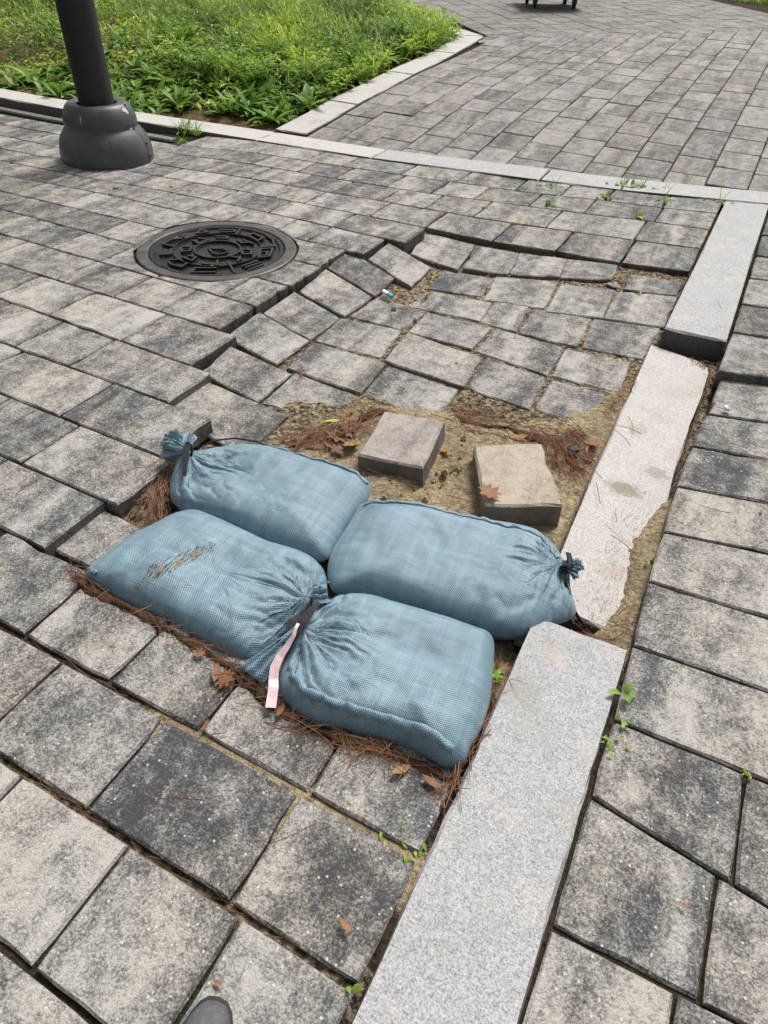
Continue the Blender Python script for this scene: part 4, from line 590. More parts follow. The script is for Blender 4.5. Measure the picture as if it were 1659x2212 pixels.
gf = [(j*nx+i,j*nx+i+1,(j+1)*nx+i+1,(j+1)*nx+i) for j in range(len(ys)-1) for i in range(nx-1)]
gme = mesh('ground', gv, gf, True, M['ground'])
gme.attributes.new('sand','FLOAT','POINT').data.foreach_set('value', gs)
ground = tag(link('ground', gme), kind='structure')
# ------------------------------------------------------------------ paving
def slab_mesh(name, pts, th=.062, bev=.004, jit=.0011, seg=5, mat=None, chip=.0):
    """paver from its top outline (any convex-ish polygon), local to centroid"""
    P = [Vector(p) for p in pts]; c = sum(P, Vector())/len(P)
    n = (P[1]-P[0]).cross(P[-1]-P[0]); nrm = Vector((0,0,0))
    for i in range(len(P)): nrm += (P[i]-c).cross(P[(i+1)%len(P)]-c)
    nrm = nrm.normalized()
    if nrm.z < 0: P.reverse(); nrm = -nrm
    B = []
    for i in range(len(P)):
        a,b = P[i],P[(i+1)%len(P)]; L = (b-a).length; k = max(1, min(seg, int(L/.045)))
        for j in range(k): B.append((a+(b-a)*(j/k), j == 0 and len(P) < 6))
    m = len(B); top = []; rim = []; bot = []
    for p,corner in B:
        d = (c-p); d -= nrm*d.dot(nrm); d.normalize()
        q = p + d*abs(random.gauss(0,jit)) + (d*random.uniform(.001,.0035) if corner else Vector())
        if chip and random.random() < chip: q += d*random.choice((.002,.003,.004,.008))
        rim.append(q - nrm*bev*random.uniform(.8,1.5) - c); top.append(q + d*bev*random.uniform(.9,1.6) - c); bot.append(q - nrm*th - c)
    v = top+rim+bot
    f = [tuple(range(m))]+[(i,m+i,m+(i+1)%m,(i+1)%m) for i in range(m)]+[(m+i,2*m+i,2*m+(i+1)%m,m+(i+1)%m) for i in range(m)]
    return mesh(name, v, f, False, mat), c
pavement = tag(empty('pavement', (-1.2,1.8,0)), kind='structure')
side_pavement = tag(empty('side_pavement', (.3,1.5,0)), kind='structure')
def under(o, parent):
    o.parent = parent; o.matrix_parent_inverse = Matrix.Translation(-Vector(parent.location))
    return o
for kind, P in PAVERS:
    me, c = slab_mesh('paver', P, chip=.16 if kind == 'Q' else .09, mat=M['paver'], th=.06)
    under(link('paver', me, loc=c), side_pavement if kind == 'R' else pavement)
# ------------------------------------------------------------------ granite kerbs
def kerb_mesh(P, th=.16, bev=.006, mat=None, seg=24, jit=.0016):
    return slab_mesh('kerb_stone', P, th, bev, jit, seg, mat)
kerb = tag(empty('kerb', (0,1,0)), kind='structure')
def ks(P, mat='granite', parent=kerb, th=.16):
    me, c = kerb_mesh(P, th, mat=M[mat]); return under(link('kerb_stone', me, loc=c), parent)
def lf(x, y, z): s = (1.18-z)/1.18; return (x*s,y*s,z)
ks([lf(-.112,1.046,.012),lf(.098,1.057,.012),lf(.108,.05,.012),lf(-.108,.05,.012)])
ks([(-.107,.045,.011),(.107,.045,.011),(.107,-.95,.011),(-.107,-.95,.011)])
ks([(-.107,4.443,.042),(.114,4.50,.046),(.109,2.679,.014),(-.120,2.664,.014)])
TN = [(-3.85,3.998),(-3.05,4.052),(-2.19,4.099),(-1.537,4.185),(-1.12,4.219),(-.658,4.284),(-.102,4.449),(.5,4.58)]
TF = [(-3.85,4.236),(-3.076,4.302),(-2.236,4.33),(-1.718,4.421),(-1.278,4.474),(-.988,4.489),(-.569,4.554),(-.328,4.622),(.086,4.719),(.6,4.82)]
TZ = [(-3.85,.012),(-3.05,.012),(-2.19,.02),(-1.12,.034),(-.1,.048),(.6,.06)]
top_kerb = tag(empty('cross_kerb', (-1.5,4.3,0)), kind='structure')
jx = [-3.062,-2.205,-1.135,-.668,.6]
for a,b in zip(jx, jx[1:]):
    a2,b2 = a+.003,b-.003
    ks([(a2-.01,ip(a2-.01,TF),ip(a2,TZ)),(b2-.01,ip(b2-.01,TF),ip(b2,TZ)),(b2,ip(b2,TN),ip(b2,TZ)),(a2,ip(a2,TN),ip(a2,TZ))], 'granite_far' if b < -2 else 'granite', top_kerb)
bed_kerb = tag(empty('garden_kerb', (-4,4.2,0)), kind='structure')
ks([(-4.46,3.99,.060),(-3.068,4.30,.014),(-3.055,4.055,.012),(-4.44,3.775,.060)], 'granite_far', bed_kerb)
for a in (-5.46,-6.46,-7.46):
    ks([(a+.003,3.965,.066),(a+.997,3.985,.064),(a+.997,3.765,.064),(a+.003,3.745,.066)], 'granite_far', bed_kerb)
GX = [(4.3,-2.862,-3.11),(5.0,-2.853,-3.10),(6.0,-2.845,-3.09),(7.2,-2.89,-3.12),(7.95,-2.97,-3.21)]
def gx(y,k): return float(np.interp(y,[g[0] for g in GX],[g[k] for g in GX]))
gy = [4.345,5.07,6.02,7.0,7.94]
for a,b in zip(gy,gy[1:]):
    a2,b2 = a+.003,b-.003
    ks([(gx(b2,2),b2-(.1 if b == 7.94 else 0),zp(b2)+.012),(gx(b2,1),b2,zp(b2)+.012),(gx(a2,1),a2+(.02 if a == 4.345 else 0),zp(a2)+.014),(gx(a2,2),a2,zp(a2)+.014)], 'granite_far', bed_kerb)
dk = [((-2.99,7.965),(-3.215,7.86)),((-3.72,8.50),(-3.88,8.32)),((-4.5,9.07),(-4.66,8.89)),((-5.3,9.65),(-5.46,9.47))]
for (a,b),(c_,d_) in zip(dk,dk[1:]):
    ks([(c_[0],c_[1],zp(c_[1])+.012),(a[0]-.004,a[1]+.003,zp(a[1])+.012),(b[0]-.004,b[1]+.003,zp(b[1])+.012),(d_[0],d_[1],zp(d_[1])+.012)], 'granite_far', bed_kerb)
# the sunken, cracked-edged stone
SK = [(-.148,2.648,-.055),(-.139,1.724,-.060),(-.128,1.363,-.064),(-.123,1.15,-.067),(.10,1.15,-.078),(.094,1.55,-.070),(.088,1.70,-.066),(.083,1.86,-.066),(.086,2.0,-.064),(.083,2.16,-.062),(.089,2.37,-.060),(.087,2.54,-.058),(.078,2.585,-.057),(.03,2.622,-.057)]
me, c = slab_mesh('kerb_stone', SK, .15, .006, .0022, 12, M['granite_pale'])
tag(link('sunken_kerb_stone', me, loc=c), 'pale pinkish granite kerb stone sunk below the others, half buried in sand', 'kerb stone')
# ------------------------------------------------------------------ path and plaza beyond the cross kerb
path = tag(empty('path', (-1.2,6.5,.1)), kind='structure')
def small_slab(w, l):
    return slab_mesh('paver', [(-w/2,-l/2,0),(w/2,-l/2,0),(w/2,l/2,0),(-w/2,l/2,0)], .05, .004, .0009, 3, M['paver_path'])[0]
PV = [small_slab(.2315,.2955) for _ in range(6)]
W = .236; Lp = .297; cnt = 0
BD = ((-3.05,7.80),(-.66,10.15))       # diagonal seam where the plaza begins
def beyond(x, y): return (BD[1][0]-BD[0][0])*(y-BD[0][1])-(BD[1][1]-BD[0][1])*(x-BD[0][0])
OFF = [.03,.17,.07,.21,.11,.02,.15,.24,.06,.19,.10,.26,.04,.16,.09,.22]
def norm_rot(dzdx, dzdy, rz):
    nz = Vector((-dzdx,-dzdy,1)).normalized(); q = Vector((0,0,1)).rotation_difference(nz)
    return (q.to_matrix() @ Matrix.Rotation(rz,3,'Z')).to_euler()
for k in range(16):
    x = -2.852+W*(k+.5)
    y = ip(x,TF)+.004 - OFF[k]
    first = True
    while True:
        yc = y+Lp/2; xr = x - .010*max(0,yc-4.6)*0
        if beyond(xr, yc-.22) > 0 or yc > 10.6: break
        lo = ip(x,TF)+.006
        if y+Lp > lo+.05 and xr < .55-.14*max(0,yc-4.7)+.25:
            y0 = max(y+.001, lo); y1 = y+Lp-.001
            if y0 > y+.01:      # cut paver against the kerb
                ll = ip(x-W/2,TF)+.006; lr = ip(x+W/2,TF)+.006
                P = [(xr-W/2+.002,y1,zp(y1)),(xr+W/2-.002,y1,zp(y1)),(xr+W/2-.002,lr,zp(lr)),(xr-W/2+.002,ll,zp(ll))]
                me, c = slab_mesh('paver', P, .05, .004, .0009, 3, M['paver_path']); o = link('paver', me, loc=c)
            else:
                sl_ = (zp(y1)-zp(y0))/(y1-y0)
                o = link('paver', random.choice(PV), loc=(xr,(y0+y1)/2,(zp(y0)+zp(y1))/2+random.gauss(0,.0012)))
                o.rotation_euler = norm_rot(random.gauss(0,.004), sl_+random.gauss(0,.003), random.choice((0,math.pi))+random.gauss(0,.004))
            under(o, path); cnt += 1
        y += Lp
plaza = tag(empty('plaza', (-3,10,.3)), kind='structure')
PVZ = []
for _ in range(6):
    me = small_slab(.2955,.2325); me.materials.clear(); me.materials.append(M['paver_plaza']); PVZ.append(me)
ud = Vector((BD[1][0]-BD[0][0],BD[1][1]-BD[0][1])).normalized(); vd = Vector((-ud.y,ud.x)); cnt2 = 0; far = MB(); allp = []
for j in range(-14,19):                # rows run away from the seam
    off = [.0,.12,.2,.07,.16][j%5]
    for i in range(-1,22):
        p = Vector(BD[0])+ud*(j*.236+.118)+vd*(i*.297+.15+off-.2)
        q = p+vd*.10
        if beyond(q.x,q.y) < 0: continue
        if p.x > .35 or p.y > 13.4: continue
        if (p.x-dk[0][0][0])*(dk[3][0][1]-dk[0][0][1])-(p.y-dk[0][0][1])*(dk[3][0][0]-dk[0][0][0]) < .38 and p.x < -2.95: continue
        if p.x < -6: continue
        dd = p.length; allp.append((dd,p))
allp.sort(key=lambda a: a[0])
rz0 = math.atan2(vd.y,vd.x)
for n,(dd,p) in enumerate(allp):
    z = zp(p.y)-.004+random.gauss(0,.001); sl_ = (zp(p.y+.1)-zp(p.y-.1))/.2
    eu = norm_rot(random.gauss(0,.004), sl_, rz0+random.gauss(0,.004))
    if n < 290:
        o = link('paver', random.choice(PVZ), loc=(p.x,p.y,z)); o.rotation_euler = eu; under(o, plaza)
    else:
        me = PVZ[n%6]; mt = Matrix.Translation((p.x,p.y,z)) @ eu.to_matrix().to_4x4()
        far.add([mt @ v.co for v in me.vertices], [tuple(f.vertices) for f in me.polygons])
if far.v: under(tag(far.build('far_pavers', M['paver_plaza']), kind='stuff'), plaza)
print('path', cnt, 'plaza', len(allp))
STROKES = [[(-0.225, -0.171), (-0.184, -0.209), (-0.148, -0.178), (-0.187, -0.129)], [(-0.204, -0.148), (-0.167, -0.19)], [(-0.211, -0.094), (-0.268, -0.096), (-0.273, -0.024), (-0.237, 0.012)], [(-0.276, 0.041), (-0.224, 0.03)], [(-0.268, 0.065), (-0.247, 0.015)], [(-0.224, 0.113), (-0.241, 0.168), (-0.188, 0.156), (-0.224, 0.113)], [(-0.157, 0.224), (-0.087, 0.261), (-0.076, 0.236), (-0.138, 0.199)], [(-0.074, 0.28), (-0.047, 0.212)], [(0.015, 0.234), (0.02, 0.275), (0.102, 0.245), (0.101, 0.199), (0.015, 0.234)], [(0.094, 0.286), (0.157, 0.254), (0.216, 0.186), (0.166, 0.136)], [(0.179, 0.118), (0.224, 0.156), (0.27, 0.061), (0.238, 0.016), (0.179, 0.118)], [(0.212, 0.09), (0.228, 0.108), (0.251, 0.065), (0.233, 0.046)], [(0.232, -0.105), (0.257, -0.019)], [(0.256, -0.112), (0.282, -0.027)], [(0.284, -0.125), (0.303, -0.044)], [(0.142, -0.102), (0.25, -0.19)], [(0.141, -0.194), (0.06, -0.246), (0.081, -0.294), (0.168, -0.236)], [(0.061, -0.185), (0.126, -0.158)], [(-0.094, -0.254), (-0.054, -0.274), (-0.002, -0.271), (-0.006, -0.228)], [(-0.103, -0.236), (-0.074, -0.21)], [(-0.156, -0.091), (-0.124, -0.121), (-0.098, -0.096), (-0.121, -0.052), (-0.157, -0.067)], [(-0.178, 0.024), (-0.123, 0.007), (-0.116, 0.074), (-0.17, 0.065)], [(-0.117, 0.137), (-0.062, 0.164), (-0.048, 0.137), (-0.094, 0.116)], [(0.006, 0.155), (0.051, 0.13), (0.074, 0.154)], [(0.038, 0.166), (0.101, 0.154)], [(0.12, 0.038), (0.145, 0.013), (0.178, 0.034), (0.151, 0.075), (0.116, 0.069)], [(0.112, -0.042), (0.165, -0.031), (0.176, -0.072)], [(0.04, -0.167), (0.061, -0.185), (0.115, -0.15), (0.093, -0.117)], [(-0.07, -0.176), (-0.011, -0.184), (-0.019, -0.142), (-0.062, -0.146)], [(-0.042, -0.017), (0.024, -0.058), (0.05, -0.049), (0.063, -0.016), (0.052, 0.011), (0.019, 0.014), (-0.042, -0.017)]]
# ------------------------------------------------------------------ sandbags
def closed_spline(P, n):
    P = [Vector((p[0],p[1])) for p in P]; m = len(P); out = []
    seg = max(2, n//m)
    for i in range(m):
        a,b,c_,d = P[(i-1)%m],P[i],P[(i+1)%m],P[(i+2)%m]
        for k in range(seg):
            t = k/seg
            out.append(.5*((2*b)+(c_-a)*t+(2*a-5*b+4*c_-d)*t*t+(3*b-a-3*c_+d)*t**3))
    for _ in range(2):
        out = [(out[i-1]+out[i]*2+out[(i+1)%len(out)])/4 for i in range(len(out))]
    return out
def sandbag(label, outline, zb, zr, zt, neck, nfold, amp, axis, scale=1.02, seed=0, tear=None, reach=.10, dents=()):
    root = empty('sandbag'); tag(root, label, 'sandbag', 'blue woven sandbags filling the hole')
    B = closed_spline(outline, 260); c = sum(B, Vector((0,0)))/len(B); B = [c+(b-c)*scale for b in B]
    K = 46; N = len(B); rnd = random.Random(seed)
    nk = Vector(neck[:2]); base_dir = math.atan2((c-nk).y,(c-nk).x)
    ph = [(rnd.uniform(0,6.28), f) for f in nfold]
    ax = Vector(axis).normalized(); pe = Vector((-ax.y,ax.x))
    def top(p, r):
        z = zr+(zt-zr)*max(0,1-r**4.4)**.55
        z += fbm(p.x*5+seed,p.y*5,seed*1.7)*.020*(1-r**3)+fbm(p.x*17,p.y*17+seed,seed)*.0035*(1-r**5)
        d = (p-nk).length; an = math.atan2((p-nk).y,(p-nk).x)-base_dir
        an = (an+math.pi)%(2*math.pi)-math.pi
        an += .25*fbm(p.x*11+seed,p.y*11,3.1)*min(1,d/.1)
        fo = 0
        for q,(phs,f) in enumerate(ph):
            s_ = abs(math.sin(f*an+phs)); dl = reach*(.55+.5*((q*37+seed*13)%10)/10)
            fo -= amp*(1-s_)**2.6*math.exp(-(d/dl)**1.6)*sm(.0,.03,d)
        z += fo
        w_ = math.exp(-(d/.045)**2); z = z*(1-w_)+(neck[2])*w_
        for (dx,dy,ex,ey,dd,wd) in dents:
            a = Vector((dx,dy)); b = Vector((ex,ey)); e = b-a; t_ = max(0,min(1,(p-a).dot(e)/e.length_squared)); ds = (p-a-e*t_).length
            z -= dd*math.exp(-(ds/wd)**2)*(.35+.65*math.sin(math.pi*min(.98,max(.02,t_))))
        return z
    v = []; uv = []
    rs = [1-(1-k/K)**1.9 for k in range(1,K+1)]
    v.append((c.x,c.y,top(c,0))); uv.append((0,0))
    for r in rs:
        for b in B:
            p = c+(b-c)*r; v.append((p.x,p.y,top(p,r))); s_ = 1+.10*r**6; uv.append(((p-c).dot(ax)*s_,(p-c).dot(pe)*s_))
    f = [(0,1+i,1+(i+1)%N) for i in range(N)]
    for k in range(K-1):
        for i in range(N): f.append((1+k*N+i,1+(k+1)*N+i,1+(k+1)*N+(i+1)%N,1+k*N+(i+1)%N))
    last = 1+(K-1)*N; KB = 12; prev = last
    for k in range(1,KB+1):
        r = (1-k/(KB+1)*.55); st = len(v)
        for b in B:
            p = c+(b-c)*(1-(1-r)*.6); t_ = k/KB
            v.append((p.x,p.y,zr-(zr-zb)*math.sin(t_*math.pi/2)**.9)); uv.append(((p-c).dot(ax)*1.1,(p-c).dot(pe)*(1.1+.25*t_)))
        for i in range(N): f.append((prev+i,st+i,st+(i+1)%N,prev+(i+1)%N))
        prev = st
    f.append(tuple(prev+i for i in range(N-1,-1,-1)))
    nuv = ((nk-c).dot(ax),(nk-c).dot(pe))
    me = mesh('sack', v, f, True, bag_mat('sandbag_weave', tear, nuv))
    ul = me.uv_layers.new(name='UVMap'); idx = np.zeros(len(me.loops), dtype=np.int32); me.loops.foreach_get('vertex_index', idx)
    ul.data.foreach_set('uv', np.array(uv, dtype=np.float32)[idx].ravel())
    link('sack', me, None, root)
    def surf(x, y):
        p = Vector((x,y)); d = p-c; an = math.atan2(d.y,d.x); best = 0
        for b in B:
            e = b-c
            if abs((math.atan2(e.y,e.x)-an+math.pi)%(2*math.pi)-math.pi) < .05: best = max(best, e.length)
        return top(p, min(1,d.length/max(best,.01)))
    return root, surf, B
BAGS = {}
def give_uv(me, k=1.0):
    ul = me.uv_layers.new(name='UVMap'); co = np.zeros(len(me.vertices)*3, dtype=np.float32); me.vertices.foreach_get('co', co); co = co.reshape(-1,3)
    idx = np.zeros(len(me.loops), dtype=np.int32); me.loops.foreach_get('vertex_index', idx); ul.data.foreach_set('uv', (co[idx][:,:2]*k).ravel())
def ruffle(root, base, dirv, length, r0, r1, seed, name='tied_end'):
    """gathered, crumpled cloth end flaring out of the tie"""
    d = Vector(dirv).normalized(); a_ = d.orthogonal().normalized(); b_ = d.cross(a_); nu, nv = 72, 16; v = []; f = []; rr = random.Random(seed)
    ph = [(rr.randint(5,13),rr.uniform(0,6.28),rr.uniform(.10,.26)) for _ in range(4)]
    for j in range(nv+1):
        t_ = j/nv
        for i in range(nu):
            an = 2*math.pi*i/nu
            pl = sum(am*math.sin(k*an+p_+1.6*math.sin(2*an+p_)+1.2*t_) for k,p_,am in ph)
            pl += .35*fbm(math.cos(an)*2+seed,math.sin(an)*2,t_*2.5,3)
            r = (r0+(r1-r0)*t_**.7*(1-.25*t_*t_))*(1+pl*min(1,.3+t_))
            ln = length*t_*(1+.35*fbm(math.cos(an)*1.7,math.sin(an)*1.7+seed,3.3))
            q = Vector(base)+d*ln+(a_*math.cos(an)+b_*math.sin(an)*.8)*r
            q.z -= .25*length*t_*t_
            v.append(q)
    for j in range(nv):
        for i in range(nu): f.append((j*nu+i,(j+1)*nu+i,(j+1)*nu+(i+1)%nu,j*nu+(i+1)%nu))
    cc = sum((v[nv*nu+i] for i in range(nu)), Vector())/nu-d*length*.45; v.append(cc); k0 = len(v)-1
    f += [(nv*nu+i,k0,nv*nu+(i+1)%nu) for i in range(nu)]
    me = mesh(name, v, f, False, M['bag']); give_uv(me); return link(name, me, None, root)
def hem(root, surf, pts, w, lift_, name='hem', wob=.003, seed=1):
    P = [Vector(p) for p in pts]; L = []
    for a,b in zip(P,P[1:]):
        for k in range(10): L.append(a.lerp(b,k/10))
    L.append(P[-1]); mb = MB(); v = []; n = len(L)
    for i,p in enumerate(L):
        t = (L[min(i+1,n-1)]-L[max(i-1,0)]).normalized(); nr = Vector((-t.y,t.x)); z = surf(p.x,p.y)
        wz = wob*math.sin(i*.9+seed)+wob*fbm(i*.23,seed,0)*1.5
        a = p+nr*(w*.5); b = p-nr*(w*.5)
        za = surf(a.x,a.y); zb_ = surf(b.x,b.y)
        v += [(a.x,a.y,za-.002),(p.x+nr.x*.001+nr.x*wz*.4,p.y+nr.y*wz*.4,z+lift_+wz*.5),(b.x+nr.x*wz*.6,b.y+nr.y*wz*.6,zb_+lift_*.35),(b.x,b.y,zb_-.004)]
    f = []
    for i in range(n-1):
        for k in range(3): f.append((4*i+k,4*i+k+1,4*i+5+k,4*i+4+k))
    me = mesh(name, v, f, True, M['bag']); give_uv(me); return link(name, me, None, root)
OA = [(-1.145,1.079),(-1.145,1.128),(-1.12,1.172),(-1.07,1.218),(-1.002,1.245),(-.914,1.257),(-.824,1.264),(-.737,1.27),(-.673,1.268),(-.65,1.23),(-.644,1.177),(-.641,1.091),(-.63,1.009),(-.63,.96),(-.696,.948),(-.778,.946),(-.89,.952),(-.975,.948),(-1.026,.938),(-1.068,.941),(-1.107,.964),(-1.138,1.003),(-1.149,1.036),(-1.147,1.061)]
OB = [(-1.077,.633),(-1.083,.681),(-1.078,.757),(-1.056,.837),(-1.036,.899),(-1.001,.933),(-.946,.937),(-.868,.936),(-.765,.93),(-.676,.941),(-.625,.934),(-.591,.909),(-.568,.867),(-.568,.834),(-.559,.803),(-.567,.758),(-.588,.707),(-.59,.673),(-.602,.636),(-.625,.621),(-.673,.617),(-.74,.619),(-.804,.625),(-.87,.627),(-.936,.621),(-.997,.624),(-1.039,.621)]
OC = [(-.634,1.17),(-.563,1.207),(-.468,1.236),(-.38,1.255),(-.298,1.285),(-.213,1.306),(-.165,1.296),(-.121,1.256),(-.104,1.216),(-.076,1.167),(-.039,1.11),(-.051,1.071),(-.079,1.034),(-.106,.996),(-.136,.969),(-.178,.953),(-.247,.944),(-.329,.94),(-.408,.925),(-.485,.904),(-.539,.887),(-.569,.904),(-.597,.942),(-.618,.997),(-.627,1.078),(-.635,1.136)]
OD = [(-.538,.726),(-.543,.778),(-.534,.822),(-.512,.858),(-.468,.881),(-.378,.897),(-.278,.914),(-.201,.92),(-.17,.913),(-.147,.848),(-.127,.781),(-.119,.718),(-.121,.666),(-.122,.63),(-.151,.607),(-.199,.611),(-.255,.605),(-.318,.589),(-.371,.575),(-.416,.567),(-.468,.578),(-.501,.593),(-.523,.631),(-.534,.678)]
ra, sa, Ba = sandbag('blue woven sandbag farthest up left, its ruffled end tied with a black strap', OA, -.07, -.010, .058, (-1.128,1.068,.060), (5,8,13), .013, (1,.12), seed=1, reach=.17, dents=((-1.10,1.03,-1.03,.985,.012,.010),(-1.08,1.10,-.95,1.10,.010,.012),(-1.08,1.09,-1.0,1.15,.008,.008)))
ruffle(ra, (-1.130,1.070,.066), (-1,.12,.10), .075, .012, .036, 3); ruffle(ra, (-1.132,1.074,.070), (-.45,.75,.35), .045, .008, .020, 8)
mb = MB(); mb.ribbon([(-1.132,1.072,.084),(-1.118,1.062,.083),(-1.10,1.035,.076),(-1.082,1.005,.068),(-1.068,.985,.060)], [.012,.013,.014,.013,.012], th=.0015); mb.tube([(-1.128+.016*math.cos(a),1.068+.018*math.sin(a)*.7,.062+.022*math.sin(a)) for a in np.linspace(0,6.28,18)], .0035, 6); mb.build('tie_strap', M['black_tie'], ra)
mb = MB(); mb.tube([(-1.135,1.10,.05),(-1.11,1.17,.045),(-1.08,1.215,.035),(-1.03,1.25,.02),(-.98,1.262,.002)], .0028, 6); mb.build('tie_cord', M['black_tie'], ra, True)
hem(ra, sa, [(-.98,1.232),(-.90,1.243),(-.81,1.249),(-.72,1.254),(-.66,1.245)], .012, .006, seed=2)
rb, sb, Bb = sandbag('blue woven sandbag at left with a frayed hole showing sand', OB, -.075, -.012, .062, (-.556,.800,.055), (4,7,12,17), .012, (1,.02), seed=2, reach=.15,
    tear=(-.083,-.035,R(66),.115,.026), dents=((-.67,.865,-.60,.86,.013,.012),(-.68,.835,-.615,.838,.011,.010),(-.70,.70,-.64,.78,.010,.028),(-.60,.71,-.66,.67,.006,.006),(-.585,.73,-.66,.705,.006,.005)))
ruffle(rb, (-.555,.801,.060), (.9,.45,.35), .034, .008, .018, 5)
hem(rb, sb, [(-1.074,.660),(-1.060,.640),(-1.03,.632)], .012, .003, 'frayed_corner', .005, 4)
rc, sc, Bc = sandbag('blue woven sandbag at right with a corded neck reaching over the sunken kerb', OC, -.075, -.010, .064, (-.100,1.190,.045), (6,11,17,23), .010, (1,.12), seed=3, reach=.15, dents=((-.40,1.12,-.36,1.03,.008,.015),(-.17,1.20,-.13,1.19,.008,.006)))
ruffle(rc, (-.095,1.188,.042), (1,.15,.05), .036, .010, .021, 9)
mb = MB(); mb.tube([(-.090+.010*math.cos(a),1.188+.026*math.cos(a+1.2),.040+.024*math.sin(a)) for a in np.linspace(0,6.28,18)], .0042, 6)
mb.tube([(-.084+.010*math.cos(a),1.182+.022*math.cos(a+.8),.036+.024*math.sin(a)) for a in np.linspace(0,6.28,18)], .0038, 6)
mb.tube([(-.085,1.165,.050),(-.075,1.138,.034),(-.058,1.128,.012),(-.040,1.121,-.018),(-.018,1.118,-.042),(-.002,1.119,-.058)], .0038, 6); mb.ribbon([(-.098,1.215,.06),(-.09,1.19,.072),(-.082,1.165,.062)], .012, th=.002); mb.build('tie_cord', M['black_tie'], rc, True)
hem(rc, sc, [(-.618,1.150),(-.545,1.185),(-.480,1.205),(-.40,1.222),(-.345,1.232),(-.295,1.247),(-.235,1.253),(-.18,1.256),(-.142,1.236),(-.115,1.205)], .015, .006, seed=5)
rd, sd_, Bd = sandbag('nearest blue woven sandbag, its pleated neck tied with a black strap and pink ribbon', OD, -.045, .008, .083, (-.527,.712,.070), (4,7,11,17), .013, (1,.12), seed=4, reach=.15, dents=((-.50,.76,-.43,.79,.008,.008),(-.50,.70,-.45,.70,.007,.006),(-.505,.665,-.44,.615,.010,.010)))
# pleated tail of the nearest bag
v = []; f = []; nu, nv = 26, 12
a0 = Vector((-.524,.700,.064)); e0 = Vector((-.606,.592,.012)); e1 = Vector((-.540,.583,.016))
for j in range(nv+1):
    s_ = j/nv
    for i in range(nu+1):
        t_ = i/nu; e = e0.lerp(e1,t_); nkp = a0+Vector((-.020,-.046,-.016))*min(1,s_/.45)+Vector(((t_-.5)*.030,(t_-.5)*-.016,0))
        s2_ = max(0,(s_-.45)/.55)
        p = nkp.lerp(e, s2_)
        z = p.z+.0065*math.sin(t_*math.pi*5.2+.6)*(.5+.5*s_)+.012*math.sin(math.pi*t_)+.004*fbm(t_*4,s_*3,2)
        v.append((p.x,p.y,z))
for j in range(nv):
    for i in range(nu): f.append((j*(nu+1)+i,(j+1)*(nu+1)+i,(j+1)*(nu+1)+i+1,j*(nu+1)+i+1))
m_ = len(v); v += [(x,y,z-.006) for x,y,z in v[:]]
f += [tuple(reversed([k+m_ for k in q])) for q in f[:]]
edge = [i for i in range(nu+1)]; lastr = [nv*(nu+1)+i for i in range(nu+1)]
f += [(lastr[i],lastr[i]+m_,lastr[i+1]+m_,lastr[i+1]) for i in range(nu)]
f += [((j+1)*(nu+1),(j+1)*(nu+1)+m_,j*(nu+1)+m_,j*(nu+1)) for j in range(nv)]+[(j*(nu+1)+nu,j*(nu+1)+nu+m_,(j+1)*(nu+1)+nu+m_,(j+1)*(nu+1)+nu) for j in range(nv)]
me = mesh('pleated_tail', v, f, True, M['bag']); give_uv(me); link('pleated_tail', me, None, rd)
mb = MB()
mb.ribbon([(-.517,.772,.088),(-.520,.745,.092),(-.521,.712,.090),(-.518,.685,.084),(-.517,.668,.076),(-.520,.655,.062)], [.008,.017,.021,.016,.010,.006], th=.0015)
mb.ribbon([(-.545,.735,.066),(-.548,.715,.068),(-.545,.695,.066)], [.014,.020,.016], th=.001)
mb.tube([(-.545+.014*math.cos(a),.655+.012*math.sin(a),.050+.012*math.sin(a*1.0+.7)) for a in np.linspace(0,6.28,18)], .0032, 6)
mb.build('tie_strap', M['black_tie'], rd)
mb = MB(); mb.tube([(-.556,.60,.018),(-.548,.575,.010),(-.535,.560,.006),(-.515,.556,.006),(-.49,.566,.006),(-.455,.565,.006),(-.42,.558,.008)], .0026, 6); mb.build('tie_cord', M['black_tie'], rd, True)
mb = MB(); mb.ribbon([(-.521,.697,.098),(-.5195,.686,.0965),(-.517,.674,.088),(-.5215,.655,.072),(-.5265,.634,.058),(-.5255,.613,.047),(-.517,.595,.035),(-.507,.581,.034),(-.499,.563,.027),(-.491,.546,.022)], [.007,.006,.008,.012,.016,.019,.0195,.020,.0205,.021], side=(1,.35,0), th=.0008); mb.build('pink_ribbon', M['pink'], rd)
hem(rd, sd_, [(-.505,.640),(-.480,.612),(-.440,.592),(-.390,.592),(-.330,.604),(-.265,.618),(-.20,.624),(-.14,.625)], .014, .006, seed=7)
# ------------------------------------------------------------------ loose pavers lying on the sand
for P,lab in (([(-.809,1.627,-.012),(-.606,1.652,.008),(-.562,1.397,.006),(-.769,1.378,-.012)],'loose grey paver tilted on the sand beside the far left sandbag'),
              ([(-.487,1.593,-.006),(-.307,1.703,.0),(-.163,1.430,.016),(-.350,1.328,.010)],'loose sand-stained buff paver on the sand behind the corded sandbag')):
    mt = paver_mat('loose_paver_concrete', dark=(.20,.18,.17), mid=(.32,.285,.265), light=(.46,.41,.375), grain=.2) if 'grey' in lab else paver_mat('sandy_paver_concrete', dark=(.19,.165,.13), mid=(.32,.28,.22), light=(.46,.41,.33), grain=.22)
    me, c = slab_mesh('loose_paver', P, .084, .0055, .0012, 6, mt, chip=.1)
    tag(link('loose_paver', me, loc=c), lab, 'paver', 'loose pavers on the sand')
